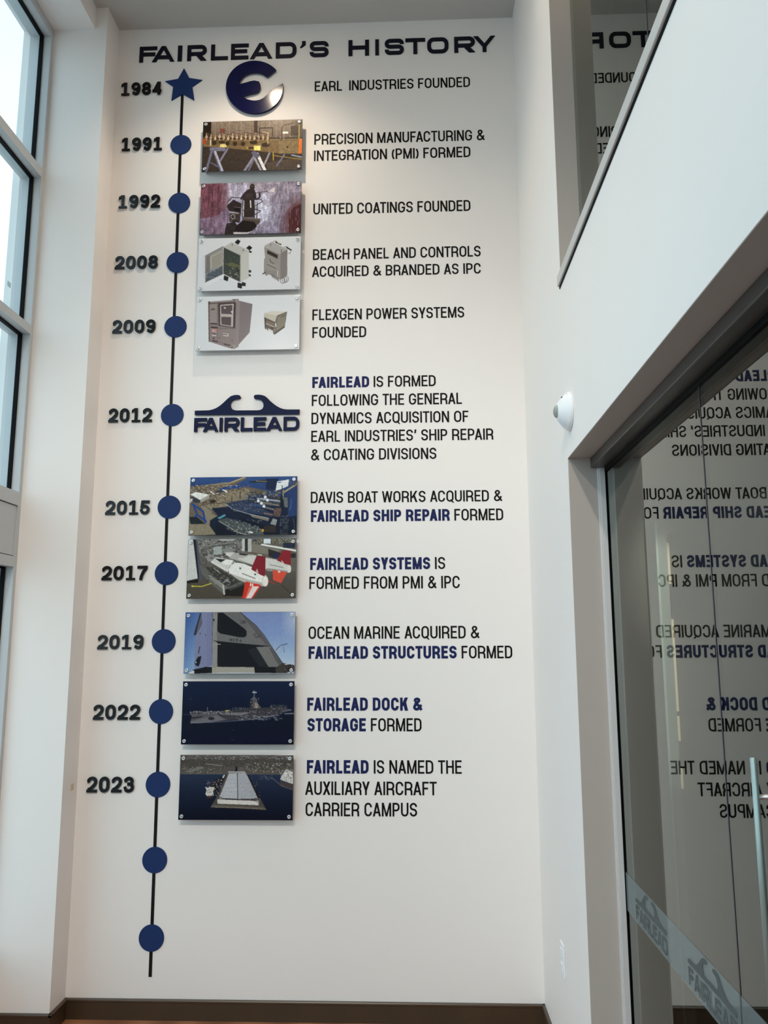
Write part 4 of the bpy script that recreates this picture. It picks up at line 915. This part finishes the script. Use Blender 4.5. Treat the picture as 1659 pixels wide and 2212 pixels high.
def art_bow():
    A = Art([(60, 85), (1610, 75), (1605, 935), (35, 948)])
    A.grad((80, (126, 142, 186)), (400, (134, 154, 196)), (700, (164, 184, 208)), (940, (196, 206, 216)))
    t = np.clip((A.X - 60) / 380, 0, 1)[..., None]; A.C = A.C * t + (np.array((62, 92, 150.)) + (A.Y[..., None] - 80) / 860 * np.array((60, 60, 44.))) * (1 - t)
    t = np.clip((A.X - 1400) / 220, 0, 1)[..., None] * np.clip(1.2 - np.abs(A.Y[..., None] - 150) / 300, 0, 1) * .6; A.C = A.C * (1 - t) + 218 * t
    A.P((114, 112, 112), (440, 85), (840, 80), (1050, 260), (1170, 400), (1270, 550), (1420, 770), (1500, 920), (440, 930)); A.P((140, 138, 134), (440, 90), (520, 90), (505, 380), (520, 840), (440, 845))
    A.P((90, 88, 92), (600, 85), (840, 80), (1000, 220), (900, 330), (760, 200), a=.25); A.P((78, 76, 80), (860, 110), (1050, 260), (1260, 550), (1200, 540), (1060, 380), (900, 180), a=.55)
    A.P((128, 134, 166), (270, 95), (440, 90), (442, 840), (330, 850), (190, 880), (195, 600), (205, 420), (180, 410)); A.P((52, 54, 62), (265, 95), (285, 95), (210, 410), (175, 405)); A.P((92, 92, 104), (285, 95), (300, 250), (205, 420), (240, 250), a=.8)
    for x in (375, 395, 412, 428): A.L((104, 100, 136), 6, (x, 100), (x, 830), a=.6)
    A.L((88, 70, 116), 7, (442, 90), (442, 840)); A.P((20, 22, 28), (515, 92), (590, 90), (740, 200), (900, 320), (925, 350), (925, 410), (890, 438), (820, 434), (560, 385), (520, 360), (508, 330))
    A.P((22, 22, 28), (442, 478), (520, 490), (1000, 535), (1250, 555), (1260, 570), (1060, 570), (1240, 850), (1040, 860), (515, 845), (515, 545), (500, 500)); A.P((36, 38, 44), (940, 610), (1060, 570), (1240, 850), (1100, 840)); A.P((146, 144, 140), (445, 490), (515, 510), (512, 845), (440, 845)); A.L((176, 172, 160), 10, (500, 530), (555, 535))
    A.P((120, 118, 116), (1070, 570), (1260, 560), (1300, 620), (1400, 800), (1400, 845), (1250, 850)); A.P((76, 74, 76), (1260, 560), (1440, 790), (1400, 850), (1340, 760), (1250, 600), a=.6)
    A.P((20, 20, 26), (170, 890), (350, 848), (440, 850), (440, 935), (180, 945)); A.P((164, 160, 150), (440, 850), (1035, 850), (1045, 920), (440, 935)); A.P((22, 22, 28), (1035, 850), (1420, 845), (1440, 930), (1045, 930)); A.P((66, 62, 60), (1340, 850), (1440, 790), (1500, 930), (1340, 930)); A.P((206, 206, 202), (100, 935), (190, 900), (190, 945), (160, 955))
    A.P((24, 30, 38), (240, 710), (290, 700), (270, 800), (250, 845), (210, 830), (190, 790), (210, 765)); A.E((220, 222, 226), 211, 788, 8, 10); A.L((60, 60, 72), 14, (248, 660), (265, 570)); A.L((60, 62, 74), 9, (268, 375), (268, 400)); A.L((60, 62, 74), 9, (346, 395), (346, 415)); A.P((56, 52, 50), (440, 178), (478, 180), (460, 225))
    A.dots(10, (1020, 380, 1130, 440), 6, 12, [(70, 68, 66), (90, 84, 80)], 3, 2); A.dots(8, (840, 200, 900, 240), 6, 12, [(70, 66, 62)], 4, 2)
    for x, s in ((688, '1'), (712, '8'), (748, '0'), (790, '6'), (838, 'A')):
        if s == '1': A.L((34, 32, 36), 7, (x, 455), (x + 2, 486))
        elif s == 'A': A.L((34, 32, 36), 6, (x - 10, 498), (x + 2, 468), (x + 14, 500)); A.L((34, 32, 36), 5, (x - 6, 490), (x + 10, 491))
        else: A.L((34, 32, 36), 6, (x - 9, 460), (x + 9, 462), (x + 9, 490), (x - 9, 488), (x - 9, 460)); A.L((34, 32, 36), 5, (x - 9, 474), (x + 9, 476)) if s != '0' else None
    A.L((44, 40, 50), 7, (830, 84), (1050, 262), (1170, 400), (1270, 550), (1440, 800), (1470, 850), a=.8)
    A.L((190, 196, 206), 14, (1345, 630), (1415, 550)); A.L((84, 96, 130), 12, (1340, 615), (1410, 545), (1495, 525)); A.L((80, 92, 120), 6, (1445, 560), (1455, 645)); A.P((60, 52, 52), (1440, 790), (1500, 800), (1600, 820), (1605, 900), (1500, 920)); A.L((206, 200, 198), 14, (1470, 810), (1530, 800)); A.dots(24, (1450, 820, 1600, 930), 6, 12, [(34, 30, 32), (110, 100, 96)], 6); A.noise(.04, 160, 90, 5)
    return A.out()


def art_carrier():
    A = Art([(93, 72), (1603, 70), (1588, 930), (60, 932)])
    A.grad((70, (12, 30, 62)), (350, (8, 22, 52)), (650, (6, 14, 38)), (930, (8, 10, 42)))
    A.L((44, 62, 84), 8, (90, 528), (190, 528)); A.L((120, 124, 132), 16, (1470, 515), (1590, 510)); A.L((110, 112, 120), 9, (1395, 578), (1435, 580))
    A.P((92, 88, 96), (185, 510), (560, 520), (700, 600), (460, 630), (220, 645), (195, 620), (215, 560)); A.P((66, 62, 70), (560, 500), (1440, 440), (1560, 450), (1430, 510), (1300, 550), (1000, 590), (700, 605), (640, 560)); A.P((112, 110, 116), (190, 620), (560, 535), (660, 600), (480, 625), (300, 642), (200, 645)); A.E((42, 40, 46), 475, 580, 42, 22); A.P((52, 48, 54), (215, 560), (380, 545), (330, 570), (220, 590))
    A.P((120, 118, 122), (560, 525), (760, 500), (960, 495), (1000, 505), (880, 540), (700, 530)); A.P((60, 58, 62), (185, 495), (700, 480), (1000, 440), (1440, 420), (1500, 450), (1000, 480), (560, 520), (185, 520))
    A.dots(120, (190, 480, 760, 520), 4, 10, [(128, 126, 130), (44, 42, 50), (166, 164, 166)], 1, 1.5); A.dots(60, (760, 430, 1000, 470), 4, 8, [(118, 118, 122), (40, 40, 50)], 2, 1.6); A.dots(70, (1280, 395, 1500, 460), 4, 9, [(118, 118, 122), (36, 36, 48)], 3, 1.6); A.dots(90, (980, 470, 1430, 560), 5, 12, [(92, 88, 96), (36, 34, 44), (128, 124, 128)], 4, 1.6)
    A.P((92, 90, 94), (1000, 440), (1000, 330), (1040, 290), (1085, 300), (1110, 380), (1150, 430), (1140, 440)); A.P((40, 38, 46), (1000, 320), (1040, 330), (1045, 430), (1005, 430)); A.P((168, 148, 130), (1065, 370), (1105, 380), (1110, 440), (1070, 440), a=.9); A.L((120, 118, 124), 12, (1058, 300), (1058, 210)); A.L((176, 176, 182), 16, (1040, 225), (1085, 225)); A.E((150, 150, 156), 1056, 212, 12, 10); A.dots(30, (1010, 290, 1120, 430), 5, 10, [(176, 172, 170), (50, 48, 56), (120, 114, 112)], 5)
    A.L((150, 148, 154), 12, (190, 640), (460, 632), (840, 608), (1170, 580), (1380, 525), a=.55); A.dots(40, (820, 540, 1380, 600), 5, 13, [(170, 168, 174), (110, 108, 116)], 6, 2.2, .6); A.P((200, 182, 110), (655, 470), (740, 462), (690, 486)); A.L((120, 118, 122), 9, (425, 430), (422, 480)); A.L((100, 100, 110), 20, (1440, 480), (1550, 465)); A.L((64, 72, 92), 7, (180, 315), (210, 316)); A.L((54, 60, 92), 7, (755, 733), (790, 735)); A.L((54, 60, 92), 7, (750, 868), (785, 866))
    A.noise(.06, 120, 60, 7)
    return A.out()


def art_pier():
    A = Art([(75, 67), (1610, 65), (1597, 945), (42, 950)])
    A.grad((60, (106, 100, 100)), (120, (84, 78, 74)), (200, (78, 72, 66)), (330, (98, 92, 86)), (332, (42, 54, 78)), (560, (28, 38, 60)), (800, (16, 24, 44)), (950, (12, 16, 34)))
    A.dots(170, (80, 75, 1600, 130), 3, 7, [(140, 134, 132), (70, 66, 62), (190, 186, 184), (100, 94, 90)], 1, 3.0); A.dots(260, (80, 120, 1600, 230), 3, 8, [(60, 56, 50), (96, 90, 82), (74, 70, 62), (120, 114, 108)], 2, 2.2); A.dots(150, (960, 170, 1600, 300), 4, 9, [(150, 142, 134), (86, 78, 72), (190, 184, 178), (60, 54, 50)], 3, 2.0)
    A.P((120, 118, 116), (160, 290), (330, 225), (430, 235), (250, 300)); A.L((150, 146, 142), 10, (420, 190), (640, 212)); A.dots(70, (100, 230, 720, 330), 4, 8, [(128, 122, 116), (66, 60, 56), (170, 166, 162)], 4, 2.4)
    A.P((92, 86, 84), (665, 230), (950, 230), (985, 330), (660, 330)); A.P((28, 24, 26), (825, 230), (850, 230), (845, 300), (818, 300)); A.P((104, 98, 94), (870, 230), (930, 230), (950, 290), (870, 290)); A.L((190, 186, 184), 14, (730, 298), (950, 300)); A.P((84, 78, 72), (700, 330), (980, 330), (1150, 640), (1240, 800), (485, 775), (590, 600)); A.P((104, 94, 84), (520, 740), (1200, 770), (1230, 795), (490, 768)); A.L((150, 146, 130), 7, (490, 772), (800, 778), (1235, 800)); A.L((44, 40, 36), 9, (490, 786), (1235, 812), a=.8)
    A.P((184, 184, 188), (735, 315), (965, 310), (1130, 660), (600, 655)); A.P((172, 172, 178), (848, 315), (965, 310), (1130, 660), (855, 665)); A.L((40, 40, 46), 9, (848, 310), (855, 668)); A.L((40, 42, 50), 9, (612, 640), (660, 658), (855, 668), (1080, 662), (1120, 648)); A.P((148, 148, 152), (600, 640), (660, 660), (600, 672)); A.P((212, 206, 200), (578, 668), (1140, 685), (1135, 745), (580, 728)); A.L((60, 56, 58), 6, (575, 665), (855, 676), (1140, 684)); A.L((64, 60, 64), 5, (1030, 672), (1138, 705))
    for i in range(5): A.L((150, 150, 156), 4, (700 - i * 22, 400 + i * 55), (1010 + i * 26, 398 + i * 55), a=.6)
    A.P((28, 26, 30), (985, 330), (1000, 335), (1150, 640), (1130, 650)); A.dots(26, (1010, 380, 1160, 680), 5, 9, [(130, 128, 128), (50, 48, 50)], 6)
    A.P((34, 32, 38), (680, 340), (700, 345), (545, 600), (470, 680), (420, 650), (480, 500), (560, 400)); A.P((206, 200, 196), (412, 500), (450, 515), (480, 500), (545, 510), (520, 560), (530, 620), (440, 630), (415, 600), (430, 550)); A.dots(60, (430, 400, 640, 620), 5, 12, [(176, 150, 130), (220, 216, 212), (60, 54, 56), (120, 104, 98)], 7); A.L((206, 204, 200), 18, (655, 375), (672, 345)); A.P((80, 50, 50), (420, 625), (530, 620), (500, 655), (450, 660), a=.8)
    A.P((206, 202, 200), (1440, 360), (1510, 260), (1545, 270), (1600, 300), (1610, 460), (1540, 440), (1430, 400)); A.dots(34, (1430, 270, 1600, 440), 6, 14, [(232, 228, 226), (84, 76, 74), (150, 144, 140)], 8); A.P((76, 66, 66), (1430, 420), (1600, 460), (1600, 530), (1440, 480)); A.L((128, 124, 124), 6, (1310, 370), (1450, 485), (1590, 535)); A.dots(26, (1150, 345, 1330, 405), 2, 4, [(130, 134, 142)], 9, 4); A.noise(.07, 200, 110, 5)
    return A.out()


def grid_print(colors, x0, x1, z0, z1, y, name, parent):
    ny, nx, _ = colors.shape
    lin = np.where(colors / 255 <= 0.04045, colors / 255 / 12.92, ((colors / 255 + 0.055) / 1.055) ** 2.4) ** 1.07 * PRINT_GAIN
    xs = np.linspace(x0, x1, nx); zs = np.linspace(z1, z0, ny)
    X, Z = np.meshgrid(xs, zs); co = np.stack([X, np.full_like(X, y), Z], -1).reshape(-1, 3)
    i = np.arange(ny * nx).reshape(ny, nx)
    q = np.stack([i[:-1, :-1], i[1:, :-1], i[1:, 1:], i[:-1, 1:]], -1).reshape(-1, 4)
    me = bpy.data.meshes.new(name); me.vertices.add(len(co)); me.vertices.foreach_set('co', co.ravel())
    me.loops.add(q.size); me.loops.foreach_set('vertex_index', q.ravel().astype(np.int32))
    me.polygons.add(len(q)); me.polygons.foreach_set('loop_start', (np.arange(len(q)) * 4).astype(np.int32))
    at = me.color_attributes.new('ink', 'FLOAT_COLOR', 'POINT')
    at.data.foreach_set('color', np.concatenate([lin.reshape(-1, 3), np.ones((ny * nx, 1))], 1).ravel())
    me.update(calc_edges=True); me.materials.append(M['print'])
    o = bpy.data.objects.new(name, me); COL.objects.link(o); keep(o, parent); return o


PRINT_GAIN = 1.08
PX0, PX1, PH = -1.1323, -0.5880, 0.2974
PB = [4.220, 3.854, 3.537, 3.208, 2.240, 1.925, 1.562, 1.229, 0.884]
PRINTS = [(art_workshop, 'acrylic photo panel of brass pipework on grey trestles, beside 1991', 'edge'),
          (art_painter, 'acrylic photo panel of a worker on a lift spraying a red hull, beside 1992', 'edge'),
          (art_enclosure, 'white acrylic photo panel showing two grey electrical enclosures, beside 2008', 'edgewhite'),
          (art_cabinet, 'white acrylic photo panel showing a tall grey power cabinet, beside 2009', 'edgewhite'),
          (art_shipyard, 'acrylic photo panel with an aerial view of a busy shipyard, beside 2015', 'edge'),
          (art_torpedo, 'acrylic photo panel of white underwater vehicles with red fins, beside 2017', 'edge'),
          (art_bow, 'acrylic photo panel of a grey ship structure against blue sky, beside 2019', 'edge'),
          (art_carrier, 'acrylic photo panel of an aircraft carrier on dark blue sea, beside 2022', 'edge'),
          (art_pier, 'acrylic photo panel with an aerial view of a pier warehouse, lowest panel, beside 2023', 'edge')]
for (fn, lab, em), z0 in zip(PRINTS, PB):
    z1 = z0 + PH
    rt = empty('photo_panel', lab, 'picture', 'photo panels beside the timeline', loc=((PX0 + PX1) / 2, 0, z0))
    b = MB(); b.box(PX0, PX1, -0.0385, -0.033, z0, z1); o = b.build('acrylic_board', M[em], bevel=0.0006); keep(o, rt)
    grid_print(fn(), PX0 + 0.001, PX1 - 0.001, z0 + 0.001, z1 - 0.001, -0.0390, 'printed_photo', rt)
    for x in (PX0 + 0.0165, PX1 - 0.0165):
        for z in (z0 + 0.0165, z1 - 0.0165):
            b = MB(); b.lathe((x, 0, z), (0, -1, 0), [(0, 0.0075), (0.0329, 0.0075)], 16)
            b.lathe((x, -0.0391, z), (0, -1, 0), [(0, 0.0090), (0.0035, 0.0090), (0.0050, 0.0078), (0.0051, 0.0045), (0.0040, 0.0040)], 24)
            o = b.build('standoff', M['chrome']); keep(o, rt)
            b = MB(); b.lathe((x, -0.0432, z), (0, -1, 0), [(0, 0.0036), (0.0003, 0.0034)], 12); s_ = b.build('hex_recess', M['chromedark']); s_.parent = o
            s_.matrix_parent_inverse = o.matrix_basis.inverted() @ Matrix.Identity(4); s_.matrix_parent_inverse = Matrix.Identity(4)
            s_.parent = o


# ------------------------------------------------------------------ small things on the right wall, floor edge and ceiling
oc = empty('wall_sensor', 'round white wall sensor above the glass wall opening', 'sensor', loc=(XR, -1.15, 2.53))
b = MB(); b.lathe((XR, -1.15, 2.53), (-1, 0, 0), [(0, 0.068), (0.004, 0.071), (0.012, 0.071), (0.014, 0.066), (0.022, 0.062), (0.045, 0.034), (0.048, 0.026)], 40); o = b.build('housing', M['plastic']); keep(o, oc)
b = MB(); b.lathe((XR - 0.047, -1.15, 2.53), (-1, 0, 0), [(0, 0.024), (0.003, 0.023), (0.009, 0.019), (0.013, 0.011), (0.014, 0.004)], 28); o = b.build('lens', M['lens'], label='faceted grey lens'); keep(o, oc)
b = MB(); b.lathe((XR - 0.030, -1.165, 2.578), (-0.55, 0, 0.83), [(0, 0.004), (0.003, 0.004)], 12); o = b.build('indicator', M['gasket']); keep(o, oc)
ot = empty('outlet_plate', 'white outlet plate low on the right wall near the corner', 'socket', loc=(XR, -0.555, 0.475))
b = MB(); b.box(XR - 0.006, XR, -0.592, -0.520, 0.412, 0.532); o = b.build('cover', M['plastic'], bevel=0.002); keep(o, ot)
for z in (0.445, 0.499):
    b = MB(); b.box(XR - 0.009, XR - 0.005, -0.573, -0.539, z - 0.014, z + 0.014); o = b.build('socket_face', M['plastic'], bevel=0.001); keep(o, ot)
bx('tape_mark', M['tape'], (XL + 0.0, XL + 0.0008, -0.075, -0.04, 1.02, 1.05), label='small piece of tan masking tape on the side of the left pilaster', cat='tape')

for i, (lx, ly, pw) in enumerate(DOWNLIGHTS):
    rt = empty('ceiling_downlight', ('recessed round ceiling downlight above the photo panels', 'recessed round ceiling downlight nearest the glass wall side', 'added round ceiling downlight behind the viewer, fill for the room', 'added round ceiling downlight nearest the rear wall, fill for the room')[i], 'lamp', 'ceiling downlights', loc=(lx, ly, CEIL))
    b = MB(); b.lathe((lx, ly, CEIL), (0, 0, -1), [(0, 0.085), (0.006, 0.083), (0.007, 0.060)], 32); o = b.build('trim_ring', M['trimpaint']); keep(o, rt)
    b = MB(); b.lathe((lx, ly, CEIL - 0.0071), (0, 0, -1), [(0, 0.055), (0.001, 0.055)], 28); o = b.build('diffuser', M['lampglow']); keep(o, rt)
    ld = bpy.data.lights.new('downlight', 'SPOT'); ld.energy = pw; ld.color = LAMP_COL; ld.spot_size = math.radians(128); ld.spot_blend = 0.75; ld.shadow_soft_size = 0.035
    lo = bpy.data.objects.new('downlight', ld); COL.objects.link(lo); lo.location = (lx, ly, CEIL - 0.02)

for i, (lx, ly, pw) in enumerate(FILL_SPOTS):
    P = Vector((lx, ly, CEIL - 0.16)); D = (Vector((lx * 0.5, 0, FILL_AIM_Z)) - P).normalized()
    rt = empty('fill_spotlight', ('added white fill spotlight aimed at the wall, on the window side', 'added white fill spotlight aimed at the wall, on the glass side')[i], 'lamp', 'added fill spotlights', loc=(lx, ly, CEIL))
    b = MB(); b.lathe((lx, ly, CEIL), (0, 0, -1), [(0, 0.05), (0.02, 0.05), (0.021, 0.012), (0.10, 0.012)], 20); o = b.build('stem', M['trimpaint']); keep(o, rt)
    b = MB(); b.lathe(P - D * 0.10, D, [(0, 0.05), (0.02, 0.075), (0.16, 0.075), (0.162, 0.066)], 28); o = b.build('head', M['trimpaint']); keep(o, rt)
    ld = bpy.data.lights.new('spot', 'SPOT'); ld.energy = pw; ld.color = FILL_COL; ld.spot_size = math.radians(FILL_CONE); ld.spot_blend = FILL_BLEND; ld.shadow_soft_size = 0.06
    lo = bpy.data.objects.new('spot', ld); COL.objects.link(lo); lo.location = P + D * 0.14; lo.rotation_euler = D.to_track_quat('-Z', 'Y').to_euler()

# frosted safety band with repeated logo on the glass
bd = empty('frosted_band', 'frosted safety band with repeated FAIRLEAD logo, low on the glass wall', 'glass film', loc=(XG, YJ, 0.87))
b = MB(); b.box(XG - 0.0016, XG - 0.0006, YJN + 0.004, YJ - 0.02, 0.812, 0.934); b.box(XG - 0.0016, XG - 0.0006, -3.59, YJN - 0.004, 0.812, 0.934)
o = b.build('film', M['frost']); keep(o, bd)
def band_logo(ys, L):
    # text runs towards the camera (-Y) when read from the lobby
    z0 = 0.822; H = 0.135 * L; x = 0.0; t = 0.19
    b = MB()
    wd2 = [('F', .95), ('A', 1.3), ('I', .2), ('R', 1.1), ('L', .95), ('E', 1.0), ('A', 1.3), ('D', 1.25)]
    tot = sum(w for _, w in wd2) + .18 * 7; sc = L / tot
    tmp = MB()
    for ch, w in wd2:
        put(tmp, letter(ch, .2 if ch != 'I' else .2, w, 0.26), .2, x * sc, z0, sc, H, -0.0004, 0.0)
        x += w + .18
    hp = []
    for px_, py_ in half: hp.append(((px_ - 737) / 750 * L, z0 + H + 0.008 + (390 - py_) / 750 * L * 0.85))
    tmp.prism(hp, -0.0004, 0.0)
    b.v = [(XG - 0.0018 + y, ys - xx, z) for xx, y, z in tmp.v]; b.f = tmp.f
    o = b.build('logo', M['filmgrey'], label='darker clear-cut logo'); keep(o, bd)
for ys in (YJ - 0.135, YJ - 0.650, YJN - 0.10, YJN - 0.62): band_logo(ys, 0.33)
